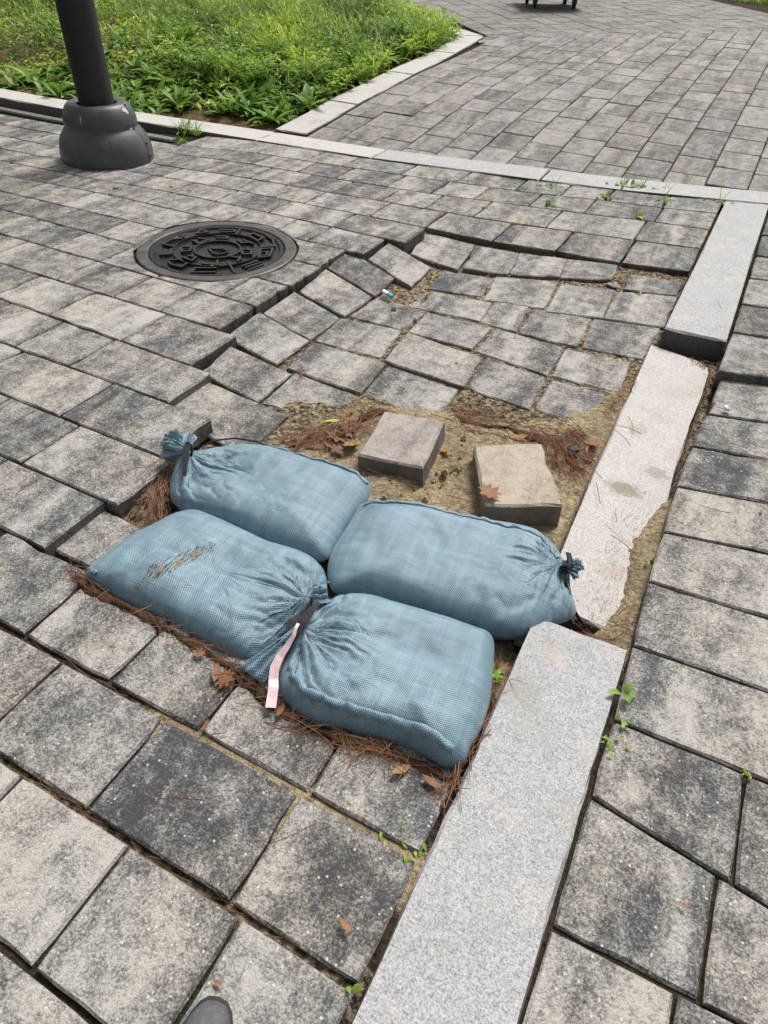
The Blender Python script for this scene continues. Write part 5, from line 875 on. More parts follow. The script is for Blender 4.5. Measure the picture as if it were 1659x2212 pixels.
# ------------------------------------------------------------------ manhole cover
mh = empty('manhole_cover', (-2.088,2.407,0)); mh.scale = (.95,.95,1); tag(mh, 'round wet cast iron manhole cover with raised lettering and droplet emblem', 'manhole cover')
mb = MB(); mb.lathe([(.325,-.05),(.325,-.003),(.330,.001),(.374,.002),(.380,-.002),(.380,-.06)], n=96); mb.build('frame', M['iron_rim'], mh)
mb = MB(); n = 96; mb.lathe([(.0005,-.010),(.10,-.010),(.20,-.010),(.293,-.010),(.300,-.003),(.318,-.002),(.322,-.006),(.322,-.04)], n=n); lid = mb.build('lid', M['iron'], mh)
for r0,r1,nm in ((.104,.116,'raised_ring'),(.208,.215,'raised_ring')):
    mb = MB(); mb.lathe([(r0,-.010),(r0+.002,.0005),(r1-.002,.0005),(r1,-.010)], n=80); mb.build(nm, M['iron_hi'], mh)
for s_ in STROKES[:-1]:
    s_ = [(x*.97,y*.97) for x,y in s_ if math.hypot(x,y) < .33]
    if len(s_) > 1:
        mb = MB()
        for q,(a,b) in enumerate(zip(s_,s_[1:])):
            d = math.hypot(b[0]-a[0],b[1]-a[1]); mb.box(((a[0]+b[0])/2,(a[1]+b[1])/2,-.0035+.0002*q),(d+.010,.0105,.0085),math.atan2(b[1]-a[1],b[0]-a[0]))
        mb.build('letter', M['iron_hi'], lid)
mb = MB(); dr = STROKES[-1]
for a,b in zip(dr,dr[1:]):
    d = math.hypot(b[0]-a[0],b[1]-a[1]); mb.box(((a[0]+b[0])/2,(a[1]+b[1])/2,-.004),(d+.006,.008,.008),math.atan2(b[1]-a[1],b[0]-a[0]))
mb.build('droplet_emblem', M['iron_hi'], mh)
for a in (R(62),R(-103)):
    mb = MB(); mb.box((.306*math.cos(a),.306*math.sin(a),-.003),(.012,.038,.004),a); mb.build('lifting_slot', M['black_tie'], mh)
# ------------------------------------------------------------------ lamp post
lp = empty('lamp_post', (-3.549,3.209,0)); tag(lp, 'charcoal painted lamp post with a two-tier bell-shaped base cover', 'lamp post')
PR = [(.262,-.02),(.266,.0),(.269,.03),(.267,.065),(.259,.100),(.244,.135),(.223,.163),(.208,.178),(.2035,.184),(.207,.191),(.208,.205),(.205,.232),(.196,.260),(.182,.284),(.172,.295),(.164,.301),(.158,.302),(.118,.300),(.112,.296)]
mb = MB(); mb.lathe(PR, n=72); bc = mb.build('base_cover', M['pole'], lp, True)
mb = MB(); mb.lathe([(.099,.20),(.099,1.5),(.092,4.6),(.092,4.62),(.001,4.64)], n=48); mb.build('pole', M['pole_shaft'], lp, True)
an = R(17)
def onb(k, da, off=.0): r,z = PR[k]; return ((r+off)*math.cos(an+da),(r+off)*math.sin(an+da),z)
mb = MB(); mb.ribbon([onb(k,0,.0012) for k in range(1,16)], .0035, side=(-math.sin(an),math.cos(an),0)); mb.build('seam', M['black_tie'], bc)
for k,da in ((2,.06),(4,.055),(7,-.05),(14,.05)):
    mb = MB(); p = onb(k,da,.002); mb.lathe([(.0005,.004),(.004,.0035),(.0062,.0),(.0062,-.004)], n=10)
    o = mb.build('bolt', M['black_tie'], bc, True, p); o.rotation_euler = Vector((math.cos(an+da),math.sin(an+da),.4)).to_track_quat('Z','Y').to_euler()
def chip(pts):
    mb = MB(); v = []
    for a,z in pts:
        r = ip(z,[(q[1],q[0]) for q in PR])+.0012; v.append((r*math.cos(a),r*math.sin(a),z))
    mb.add(v,[tuple(range(len(v)))]); mb.build('paint_chip', M['chip'], bc)
a0_ = an-.06
chip([(a0_-.20,.283),(a0_-.10,.288),(a0_-.02,.286),(a0_+.0,.272),(a0_+.02,.255),(a0_-.05,.262),(a0_-.09,.255),(a0_-.10,.268),(a0_-.18,.272)])
chip([(a0_-.16,.186),(a0_-.03,.189),(a0_-.02,.182),(a0_-.13,.180)])
chip([(R(-75),.262),(R(-73),.262),(R(-73.4),.225),(R(-74.2),.224)])
# ------------------------------------------------------------------ drain grate along the garden kerb
dg = empty('drain_grate', (-4.5,3.69,0)); tag(dg, 'narrow pale slotted drain grate at the foot of the garden kerb', 'drain')
mb = MB()
for i in range(150):
    x = -2.6+i*.024
    if x+(-4.5) > -3.42: break
    yy = .055*max(0,(x+.1))
    mb.box((x,yy-.010,.004),(.020,.010,.014)); mb.box((x,yy+.010,.004),(.0235,.008,.014)); mb.box((x,yy+.030,.004),(.020,.010,.014))
    if i%4 == 0: mb.box((x+.012,yy+.010,.003),(.006,.046,.012))
mb.build('grating', M['grate'], dg)

# ------------------------------------------------------------------ garden bed
def bed_front(x): return ip(x, [(-12,3.96),(-5.46,3.97),(-4.46,3.99),(-3.07,4.30),(-3.0,4.31)])
def bed_back(x): return min(7.86+max(0,-x-3.215)*.72, 11.5)
def bed_z(x, y):
    t = y-bed_front(x)
    return zp(y)+ip(x,[(-12,.05),(-4.4,.05),(-3.1,.0)])*1.0+.02*fbm(x*1.3,y*1.3,.4)+.035*sm(.1,1.5,t)*max(0,min(1,(-x-3.2)/1.5))-.012
v = []; f = []; cols = [round(c_,3) for c_ in np.arange(-12,-3.095,.08)]+[-3.095]; rows_ = 90
for x in cols:
    for j in range(rows_+1):
        t = (j/rows_)**1.25; y = bed_front(x)-.02+(bed_back(x)+.02-bed_front(x))*t
        v.append((x,y,bed_z(x,y)+.012*fbm(x*9,y*9,2)))
for i in range(len(cols)-1):
    for j in range(rows_): a = i*(rows_+1)+j; f.append((a,a+rows_+1,a+rows_+2,a+1))
tag(link('garden_soil', mesh('garden_soil', v, f, True, M['soil'])), kind='structure')
def leaf(mb, base, az, L, W, rise, droop, fold=.25, n=5):
    """arching lanceolate leaf"""
    d = Vector((math.cos(az),math.sin(az),0)); s_ = Vector((-d.y,d.x,0)); b = Vector(base); v = []; p = b.copy(); el = rise
    wd = [.25,.72,1.0,.86,.5,.0] if n == 5 else [.35,1.0,.85,.0]
    for k in range(n+1):
        w_ = W*wd[k]/2
        up = Vector((0,0,1))*(w_*fold)
        v += [p-s_*w_+up, p.copy(), p+s_*w_+up]
        el2 = el-droop*(k+1)/n
        p = p+(d*math.cos(el2)+Vector((0,0,1))*math.sin(el2))*(L/n)
    f = []
    for k in range(n):
        for q in (0,1): f.append((3*k+q,3*k+q+1,3*k+4+q,3*k+3+q))
    mb.add(v, f)
def quickleaf(V, F, p, az, L, W, el, roll=0):
    d = Vector((math.cos(az)*math.cos(el),math.sin(az)*math.cos(el),math.sin(el))); s_ = Vector((-math.sin(az),math.cos(az),roll)).normalized()*W/2; n = len(V)
    m_ = p+d*L*.45+Vector((0,0,W*.1))
    V += [tuple(p),tuple(m_-s_),tuple(p+d*L-Vector((0,0,L*.12))),tuple(m_+s_)]; F.append((n,n+1,n+2,n+3))
def in_bed(x, y, m=.03): return bed_front(x)+m < y < bed_back(x)-m and x < -3.10-m*1.2
rg = random.Random(5)
# broad-leaved rosettes: a few templates, many individuals
RT = []
for k in range(9):
    mb = MB(); nl = rg.randint(8,14); L0 = rg.uniform(.13,.20)
    for i in range(nl):
        leaf(mb, (rg.uniform(-.008,.008),rg.uniform(-.008,.008),0), i*2.4+rg.uniform(-.3,.3), L0*rg.uniform(.6,1.2), L0*rg.uniform(.22,.32), rg.uniform(.55,1.25), rg.uniform(.5,1.5))
    RT.append(mesh('leaf_rosette', mb.v, mb.f, True, M['leaf']))
bare = lambda x,y: (x+3.50)**2*.6+(y-4.30)**2*4 < .17
spots = []
tries = 0
while len(spots) < 150 and tries < 8000:
    tries += 1
    if len(spots) < 100:
        x = rg.uniform(-5.6,-3.15); y = bed_front(x)+.06+abs(rg.gauss(0,.62))
    else:
        y = rg.uniform(4.7,7.2); x = -3.16-abs(rg.gauss(0,.28))
    if not in_bed(x,y,.05) or bare(x,y): continue
    if min([(x-a)**2+(y-b)**2 for a,b in spots]+[9]) < .012: continue
    if x < -4.3 and rg.random() < .55: continue
    spots.append((x,y))
for i,(x,y) in enumerate(spots):
    o = link('broadleaf_weed', RT[i%9], loc=(x,y,bed_z(x,y)-.004)); s_ = rg.uniform(.65,1.35); o.scale = (s_,s_,s_*rg.uniform(.85,1.25)); o.rotation_euler = (0,0,rg.uniform(0,6.28))
    zone = 'left of the lamp post' if x < -4.25 else ('along the right-hand kerb of the garden bed' if x > -3.55 and y > 4.85 else ('near the front kerb, right of the lamp post' if y-bed_front(x) < .55 else 'deep among the ground cover behind the front kerb'))
    tag(o, 'broad-leaved green weed growing '+zone, 'weed', 'broad-leaved weeds '+zone)
# ground cover: masses of small leaves
V = []; F = []; V2 = []; F2 = []
patch = lambda x,y: fbm(x*1.1+3,y*1.1,7.7)
n = 0
while n < 21000:
    x = -3.12-rg.random()**1.25*5.8; y = bed_front(x)+.04+rg.random()**1.15*4.6
    if not in_bed(x,y): continue
    g_ = patch(x,y); t = y-bed_front(x)
    if bare(x,y) and rg.random() < .93: continue
    if x < -5.2 and rg.random() < .35: continue
    if g_ < -.16 and rg.random() < .75: continue
    if t < .30 and rg.random() < .80: continue
    if t < .6 and x > -4.3 and rg.random() < .45: continue
    h = max(.0,rg.random()*(.025+.10*sm(.3,1.6,t)+.12*max(0,g_)*sm(.2,.8,t)))
    quickleaf(V, F, Vector((x,y,bed_z(x,y)+h)), rg.uniform(0,6.28), rg.choice((.03,.045,.06,.085))*rg.uniform(.8,1.2), rg.choice((.012,.018,.024,.034))*rg.uniform(.8,1.2), rg.uniform(-.2,.9), rg.uniform(-.5,.5)); n += 1
tag(link('ground_cover', mesh('ground_cover', V, F, False, M['cover'])), 'mass of small-leaved green ground cover in the garden bed', 'ground cover', kind='stuff')
n = 0
while n < 9000:
    x = -3.12-rg.random()**1.1*6.0; y = bed_front(x)+.08+rg.random()**.85*4.9
    if not in_bed(x,y): continue
    t = y-bed_front(x); g_ = fbm(x*.9,y*.9,1.2)
    dens = .04+.96*sm(.6,2.0,t)*sm(-.12,.22,fbm(x*2.6,y*2.6,6.1)+.12*sm(1.5,3,t))
    if x < -5.0 and t < 2.2: dens *= .45
    if bare(x,y): dens *= .05
    if rg.random() > dens: continue
    az = rg.uniform(0,6.28); L = rg.uniform(.10,.24)*(1+.5*sm(.8,2.6,t)); w_ = rg.uniform(.006,.014)
    p = Vector((x,y,bed_z(x,y))); d = Vector((math.cos(az),math.sin(az),0)); s_ = Vector((-d.y,d.x,0))*w_/2
    el = rg.uniform(.7,1.5); k0 = len(V2)
    for q in range(4):
        ww = (1,.9,.65,.0)[q]; V2 += [tuple(p-s_*ww),tuple(p+s_*ww)]
        p = p+(d*math.cos(el)+Vector((0,0,1))*math.sin(el))*(L/3); el -= rg.uniform(.15,.75)
    F2 += [(k0+2*q,k0+2*q+1,k0+2*q+3,k0+2*q+2) for q in range(3)]; n += 1
tag(link('grass', mesh('grass', V2, F2, False, M['grass'])), 'long green grass growing thick across the garden bed', 'grass', kind='stuff')
# feathery clumps standing above the rest
CT = []
for k in range(4):
    V = []; F = []
    for s_ in range(26):
        az = rg.uniform(0,6.28); le = rg.uniform(.15,.32); el = rg.uniform(.75,1.5); p = Vector((rg.uniform(-.05,.05),rg.uniform(-.05,.05),0))
        for q in range(16):
            p = p+(Vector((math.cos(az),math.sin(az),0))*math.cos(el)+Vector((0,0,1))*math.sin(el))*(le/16); el -= .035
            if q > 2:
                for sd in (-1,1): quickleaf(V, F, p, az+sd*rg.uniform(.6,1.3), rg.uniform(.03,.07), rg.uniform(.010,.020), rg.uniform(-.1,.7), rg.uniform(-.3,.3))
    CT.append(mesh('feathery_clump', V, F, False, M['leaf_young']))
for i,(x,y) in enumerate([(-4.55,5.15),(-4.95,5.55),(-4.2,5.0),(-3.85,5.05),(-3.5,5.35),(-5.35,4.75),(-5.8,5.2),(-4.1,5.7),(-3.6,6.3),(-5.2,6.3),(-4.6,6.9),(-6.4,5.5),(-3.45,7.1)]):
    o = link('feathery_weed', CT[i%4], loc=(x,y,bed_z(x,y)-.01)); s_ = rg.uniform(.75,1.2); o.scale = (s_,s_,s_*.9); o.rotation_euler = (0,0,rg.uniform(0,6.28))
    zone = 'left of the lamp post' if x < -4.9 else ('towards the right-hand kerb' if x > -3.9 else 'in the middle of the garden bed')
    tag(o, 'bright feathery weed clump '+zone+', standing above the ground cover', 'weed', 'feathery weeds '+zone)
# verge across the plaza
V = []; F = []
for i in range(5200):
    x = rg.uniform(-2.3,1.8); y = 12.75+.35*(-1.46-x)*0-.30*(x+1.46)*1.0+rg.random()**1.2*2.4
    p = Vector((x,y,zp(y)-.02)); quickleaf(V, F, p, rg.uniform(0,6.28), rg.uniform(.08,.2), rg.uniform(.008,.02), rg.uniform(.5,1.5))
tag(link('verge_grass', mesh('verge_grass', V, F, False, M['cover'])), 'green verge on the far side of the plaza at top right', 'grass', kind='stuff')
# ------------------------------------------------------------------ weeds in the joints
def joint_weed(x, y, z, size, n, label, seed, young=True, grassy=0, spread=.02):
    r_ = random.Random(seed); mb = MB()
    for i in range(n):
        b = (r_.gauss(0,spread),r_.gauss(0,spread*.5),0)
        leaf(mb, b, r_.uniform(0,6.28), size*r_.uniform(.6,1.2), size*r_.uniform(.28,.42), r_.uniform(.3,1.2), r_.uniform(.5,1.3), n=3)
    for i in range(grassy):
        b = (r_.gauss(0,spread*1.3),r_.gauss(0,spread*.6),0); leaf(mb, b, r_.uniform(0,6.28), size*r_.uniform(1.4,3.2), size*.09, r_.uniform(.9,1.45), r_.uniform(.3,1.2), n=3)
    o = mb.build('weed', M['leaf_young'] if young else M['leaf'], loc=(x,y,z), smooth=True)
    return tag(o, label, 'weed', 'weeds sprouting from the paving joints')
WD = [(-.80,4.36,.025,.032,14,'leafy weed at the foot of the cross kerb, leftmost of the row there',0),(-.684,4.385,.03,.032,22,'bushy low weed under the joint between two cross kerb stones',4),(-.575,4.40,.03,.040,18,'taller spiky weed against the cross kerb, middle of the row',5),(-.447,4.44,.03,.028,12,'thin sprawling weed along the cross kerb, nearest its corner',4),
 (-.135,4.40,.03,.035,18,'bushy weed in the corner where the two kerbs meet',5),(-.706,4.146,.02,.034,14,'flat leafy weed one paver below the cross kerb',0),(-.429,4.213,.02,.038,20,'dense leafy weed one paver short of the kerb corner',2),(-.496,3.915,.015,.045,6,'lone three-leaved seedling in a joint two rows below the cross kerb',0),(-.611,3.905,.012,.022,10,'yellowish sparse weed beside the lone seedling',3),
 (-1.485,4.015,.012,.020,12,'strip of low weeds in the joint under the cross kerb',6),(-1.04,4.135,.02,.024,22,'grassy weed tuft below the middle of the cross kerb',12),(-1.27,4.075,.015,.018,16,'mossy weeds spreading along the second joint from the cross kerb',6),(-1.779,3.963,.008,.020,6,'tiny pale weed in a joint at the left end of the weedy rows',0),(-1.793,3.667,.008,.020,5,'tiny weed at a paver corner left of the sagging row',0),
 (-.956,3.823,.01,.050,6,'broad light green weed with upright blades between pavers',3),(-1.253,3.787,.008,.018,10,'small mossy weed above the sagging back row',2),(-.965,3.533,.0,.022,4,'thin grass sprout in the joint above the sagging back row',5),(-1.253,3.645,.005,.020,5,'small sprig in a paver joint left of the broad weed',2),
 (.115,.925,.012,.040,4,'bright three-leaved weed leaning on the near kerb edge',0),(.122,.862,.008,.019,4,'small flat-leaved weed just below the bright three-leaved one',0),(.112,.799,.004,.018,10,'brownish mossy tuft at the right edge of the near kerb',0),(-.146,.45,-.004,.018,14,'leafy weed in the sandy joint left of the near kerb',3),(-.131,.844,-.005,.030,7,'drooping weed squeezed between the nearest sandbag and the kerb',3),(.359,.867,.004,.014,6,'tiny weed at a paver corner on the far right',0),(-.132,.228,-.004,.020,4,'little sprig in the lowest joint beside the near kerb',0),
 (-.297,3.140,-.055,.028,5,'dark green flat weed on the sunken paving below the back ledge',0),(-3.074,2.80,.004,.028,8,'small tuft in front of the lamp post base',4),(-2.873,2.992,.004,.024,6,'low weed right of the tuft before the lamp post',3),(-3.065,3.356,.004,.022,6,'weed in a joint right of the lamp post base',2),(-3.42,3.73,.004,.040,8,'pale weed growing out of the drain by the lamp post',8),(-3.585,3.95,.004,.055,12,'clump of long grass over the garden kerb right of the lamp post',42),(-3.46,3.93,.004,.05,6,'thin grass clump at the flush end of the garden kerb',26),(-4.236,3.60,.004,.03,6,'yellowish weed left of the lamp post base',3),(-.585,.895,.0,.016,4,'tiny clover between the sandbags',0),(.095,1.395,-.035,.02,6,'mossy sprig in the sand right of the sunken kerb',0),(-.60,1.80,-.06,.03,2,'small yellow-green sprout behind the loose grey paver',1)]
for i,(x,y,z,s_,n_,lab,gr) in enumerate(WD): joint_weed(x,y,z,s_*(1.4 if i < 18 else 1.0),int(n_*1.3) if i < 13 else n_,lab,100+i,young=i%4 != 2,grassy=gr,spread=.028 if n_ > 9 else .008)
# ------------------------------------------------------------------ litter: needles, leaves, pebbles
def surf_z(x, y):
    if sdist(x,y,PIT) > 0.0: return ground_z(x,y)[0]
    return zp(y)+.001
NV = []; NF = []
def needle(x, y, z, az, L, w_=.0013, curl=.4, lift_=.01):
    d = Vector((math.cos(az),math.sin(az),0)); s_ = Vector((-d.y,d.x,.3)).normalized()*w_/2; k0 = len(NV); b = rg.uniform(-curl,curl)
    p = Vector((x,y,z))-d*L/2; a = az-b/2
    for q in range(4):
        t = q/3; NV.extend([tuple(p-s_+Vector((0,0,lift_*math.sin(math.pi*t)))),tuple(p+s_+Vector((0,0,lift_*math.sin(math.pi*t)+.0006)))])
        p = p+Vector((math.cos(a),math.sin(a),0))*L/3; a += b/2
    NF.extend([(k0+2*q,k0+2*q+1,k0+2*q+3,k0+2*q+2) for q in range(3)])
def along(P, n, wid, L=(.05,.11), lift_=.012, ta=.7, zoff=.004):
    P = [Vector(p) for p in P]; ls = [(b-a).length for a,b in zip(P,P[1:])]; tot = sum(ls)
    for _ in range(n):
        d = rg.random()*tot; i = 0
        while i < len(ls)-1 and d > ls[i]: d -= ls[i]; i += 1
        p = P[i].lerp(P[i+1], d/ls[i]); e = P[i+1]-P[i]; az = math.atan2(e.y,e.x)+rg.gauss(0,ta)
        x = p.x+rg.gauss(0,wid); y = p.y+rg.gauss(0,wid)
        if fbm(x*9,y*9,2.2) < -.05 and rg.random() < .75: continue
        if -.56 < x < -.45 and .52 < y < .64 and rg.random() < .85: continue
        needle(x,y,surf_z(x,y)+zoff+rg.random()*lift_,az,rg.uniform(*L),lift_=rg.random()*lift_)
along([(-1.10,.625),(-1.02,.610),(-.90,.608),(-.80,.605),(-.70,.600),(-.63,.590),(-.56,.565),(-.50,.556),(-.42,.548),(-.33,.568),(-.24,.584),(-.16,.588)], 300, .010)
along([(-.60,.575),(-.40,.545),(-.25,.572),(-.15,.56)], 90, .014)
along([(-.125,.56),(-.118,.70),(-.122,.80),(-.15,.92)], 150, .008, ta=.5)
along([(-1.15,.70),(-1.13,.80),(-1.10,.90),(-1.15,.97),(-1.19,1.04)], 230, .022)
along([(-1.20,1.10),(-1.14,1.21),(-1.04,1.28)], 60, .02)
along([(-.98,1.38),(-.93,1.45),(-.88,1.55),(-.90,1.63),(-.82,1.68)], 420, .036)
along([(-.62,1.80),(-.50,1.80),(-.38,1.80),(-.27,1.79),(-.20,1.72)], 430, .034)
along([(-.24,1.88),(-.20,1.75),(-.17,1.68)], 300, .030)
along([(-1.05,1.40),(-.70,1.32),(-.45,1.33),(-.30,1.75),(-.15,1.60)], 110, .06)
along([(-.155,2.35),(-.165,2.15),(-.17,1.98)], 90, .012, (.03,.07))
along([(.02,2.60),(.07,2.55),(.09,2.50)], 80, .010, (.05,.09))
along([(-.30,1.33),(-.62,1.30)], 26, .02); along([(-.02,1.10),(.06,1.09),(.10,1.20)], 60, .014)
along([(-1.14,2.40),(-1.05,2.45)], 16, .03); along([(-1.19,1.72),(-1.22,1.77)], 40, .010, (.02,.05)); along([(-1.10,3.08),(-.75,3.12)], 36, .012, (.03,.06), zoff=-.01)
along([(-1.02,.438),(-.86,.440),(-.74,.446)], 16, .004, (.05,.12), .002, .12, -.006); along([(-.86,.232),(-.60,.234)], 12, .003, (.05,.11), .002, .12, -.006); along([(-.56,.23),(-.30,.232)], 14, .003, (.05,.12), .002, .12, -.006)
along([(-1.06,.60),(-1.07,.48)], 18, .003, (.05,.1), .002, .12, -.008); along([(-1.55,1.05),(-1.555,.88)], 18, .003, (.05,.1), .002, .12, -.008); along([(-.94,.43),(-.945,.28)], 16, .003, (.05,.1), .002, .12, -.008)
along([(-.122,3.5),(-.125,2.75)], 50, .004, (.03,.07), .004, .2, -.01); along([(-1.58,2.55),(-1.57,2.2)], 30, .008, (.02,.05), zoff=-.04)
along([(-.09,4.40),(-.6,4.30)], 26, .02, (.05,.1))
for x,y,az,L in ((.24,.80,1.1,.09),(.22,.815,-.6,.05),(-.33,.36,.9,.10),(-.55,.30,.6,.15),(-1.3,.98,2.6,.07),(-1.15,1.40,.3,.08),(.0,3.5,.8,.11),(.04,3.0,1.9,.12),(-.04,3.25,.4,.09),(.06,4.45,-.3,.16),(-.25,4.47,-.35,.16),(.20,1.62,.1,.08),(.13,1.78,1.4,.08),(-1.6,1.58,.1,.07),(-.55,.45,.7,.04)): needle(x,y,zp(y)+.018,az,L,.0014,.5,.003)
for x,y,az,L in ((-.094,2.02,-1.2,.11),(-.10,1.99,.0,.10),(-.108,1.94,-.7,.10),(.0,1.50,2.7,.11),(.01,1.44,-.5,.08),(-.10,1.62,-1.2,.10),(-.03,1.55,-1.3,.06)): needle(x,y,-.052,az,L,.0018,.4,.004)
LM = MB()
def mat_strip(P, w0, zoff=.002, seed=0):
    P = [Vector(p) for p in P]; L = []
    for a,b in zip(P,P[1:]):
        for k in range(12): L.append(a.lerp(b,k/12))
    L.append(P[-1]); n_ = len(L); v = []
    for i,p in enumerate(L):
        t_ = (L[min(i+1,n_-1)]-L[max(i-1,0)]).normalized(); nr = Vector((-t_.y,t_.x))
        for k in range(7):
            u = (k/6-.5)*2; q = p+nr*u*w0*(.55+1.3*fbm(p.x*22+seed,p.y*22,u*.8+seed)); z = surf_z(q.x,q.y)+zoff+.006*(1-u*u)*(1+1.2*fbm(q.x*60,q.y*60,seed))-.004*(abs(u) > .9)
            v.append((q.x,q.y,z))
    LM.add(v,[(i*7+k,i*7+k+1,(i+1)*7+k+1,(i+1)*7+k) for i in range(n_-1) for k in range(6)])
mat_strip([(-1.09,.618),(-1.0,.612),(-.88,.611),(-.78,.606),(-.68,.600),(-.60,.585)], .014, seed=1)
mat_strip([(-.60,.580),(-.54,.570),(-.48,.558),(-.40,.552),(-.30,.572),(-.20,.590),(-.125,.598)], .016, seed=2)
mat_strip([(-.122,.60),(-.116,.72),(-.122,.82),(-.145,.92)], .009, .0, seed=3)
mat_strip([(-1.12,.72),(-1.11,.82),(-1.09,.90),(-1.13,.96),(-1.165,1.04)], .026, seed=4)
mat_strip([(-1.0,1.36),(-.93,1.44),(-.88,1.52),(-.87,1.60),(-.83,1.68)], .045, .0, seed=5)
mat_strip([(-.62,1.79),(-.48,1.79),(-.34,1.80),(-.24,1.78),(-.18,1.70)], .028, .0, seed=6)
tag(LM.build('leaf_litter', M['litter'], None, True), 'dark matted litter filling the gaps round the sandbags', 'litter', kind='stuff')
tag(link('pine_needles', mesh('pine_needles', NV, NF, False, M['needle'])), 'rust-brown pine needles drifted round the sandbags and into the joints', 'pine needles', kind='stuff')
# dry leaves
LOBE = [(0,-.5),(.10,-.34),(.30,-.36),(.20,-.16),(.46,-.06),(.24,.10),(.34,.34),(.12,.26),(0,.52),(-.12,.26),(-.34,.34),(-.24,.10),(-.46,-.06),(-.20,-.16),(-.30,-.36),(-.10,-.34)]
OVAL = [(0,-.5),(.14,-.3),(.20,-.05),(.15,.22),(0,.5),(-.15,.22),(-.20,-.05),(-.14,-.3)]
def dry_leaf(x, y, z, s_, shape, label, seed, tilt=.3):
    r_ = random.Random(seed); n_ = len(shape); v = [(0,0,.0)]+[(a*s_*.5,b*s_*.5,.0) for a,b in shape]+[(a*s_,b*s_,.28*s_*(a*a+b*b)*r_.uniform(.3,1.6)) for a,b in shape]
    f = [(0,1+i,1+(i+1)%n_) for i in range(n_)]+[(1+i,1+n_+i,1+n_+(i+1)%n_,1+(i+1)%n_) for i in range(n_)]
    o = link('fallen_leaf', mesh('fallen_leaf', v, f, True, M['dryleaf']), loc=(x,y,z)); o.rotation_euler = (r_.uniform(-tilt,tilt),r_.uniform(-tilt,tilt),r_.uniform(0,6.28))
    tag(o, label, 'leaf', 'dry brown leaves')
DL = [(-.888,1.465,.085,0,'large lobed brown leaf on the sand pile behind the far left sandbag'),(-.855,1.41,.06,0,'curled tan leaf hanging over the far left sandbag hem'),(-.83,1.45,.075,0,'lobed brown leaf against the loose grey paver'),(-.93,1.40,.06,1,'rusty oval leaf near the far left sandbag'),(-.905,1.53,.06,0,'dark brown leaf above the large lobed one'),(-.90,1.645,.04,1,'pale brown leaf among needles at the sand edge'),(-.92,1.61,.045,1,'narrow brown leaf at the upper sand edge'),(-.86,1.50,.05,0,'crumpled leaf left of the loose grey paver'),
 (-.176,1.85,.06,0,'yellow-brown leaf beside the sunken kerb'),(-.168,1.78,.05,0,'tan lobed leaf in the needles by the sunken kerb'),(-.54,1.74,.04,1,'small orange leaf in front of the needle drift'),(-.39,1.765,.055,1,'long brown leaf in the needle drift'),(-.57,1.59,.05,0,'brown leaf leaning on the loose grey paver side'),
 (-.638,.563,.045,1,'upright tan leaf below the nearest sandbag tail'),(-.612,.560,.05,0,'pale tan leaf beside the upright one'),(-.475,.556,.045,1,'tan leaf under the pink ribbon'),(-.582,.461,.022,1,'tiny tan leaf in the sandy joint'),(-.70,.585,.03,0,'small tan leaf fragment at the left sandbag edge'),(-.176,.293,.028,1,'small reddish leaf lying on a paver near the kerb'),(-.122,.753,.05,1,'tan leaf between nearest sandbag and kerb'),(-.138,.905,.05,0,'dark brown leaf in the gap between two sandbags and the kerb'),(-.213,.560,.045,1,'orange-brown leaf below the nearest sandbag hem'),(-.155,.566,.04,1,'rusty leaf at the corner of sandbag and kerb'),(.0,1.085,.07,1,'long rusty leaf at the near kerb end'),(-.05,1.16,.035,0,'orange leaf crumbs by the corded neck'),(-1.10,1.27,.05,1,'tan leaf behind the ruffled bag end'),(-1.16,.93,.035,1,'small brown leaf left of the two left sandbags'),(-1.08,.79,.035,0,'brown leaf scrap on the left sandbag side'),(-1.21,1.78,.035,1,'rust leaf in a sunken joint'),(-.57,.865,.025,1,'small orange leaf between three sandbags')]
for k in range(34):
    a = rg.uniform(0,6.28); rr_ = abs(rg.gauss(0,.075)); x = (-.885 if k < 20 else -.25)+rr_*math.cos(a)*.8; y = (1.50 if k < 20 else 1.78)+rr_*math.sin(a)
    DL.append((x,y,rg.uniform(.018,.042),rg.choice((0,1,1)),'small broken brown leaf in the litter left of the loose grey paver' if k < 20 else 'small broken brown leaf in the needle drift beside the sunken kerb'))
for i,(x,y,s_,sh,lab) in enumerate(DL): dry_leaf(x,y,surf_z(x,y)+.012,s_,LOBE if sh == 0 else OVAL,lab,300+i,.45)
dry_leaf(-.352,1.372,.024,.075,LOBE,'flat brown leaf stuck on the loose buff paver',401,.06)
CR = MB()
for i in range(230):
    x = rg.uniform(-3.2,.4); y = rg.uniform(.1,4.2)
    if sdist(x,y,PIT) > -.02 or (-.12 < x < .10 and rg.random() < .7): continue
    a = rg.uniform(0,6.28); s_ = rg.choice((.0025,.003,.004,.006,.009)); z = zp(y)+.0045
    CR.add([(x+s_*math.cos(a+k)*q,y+s_*math.sin(a+k)*q,z+rg.uniform(0,.002)) for k,q in ((0,1),(1.7,.5),(3.1,.9),(4.6,.45))],[(0,1,2,3)])
tag(CR.build('leaf_crumbs', M['dryleaf']), 'tiny brown leaf crumbs scattered over the paving', 'litter', kind='stuff')
PB = MB()
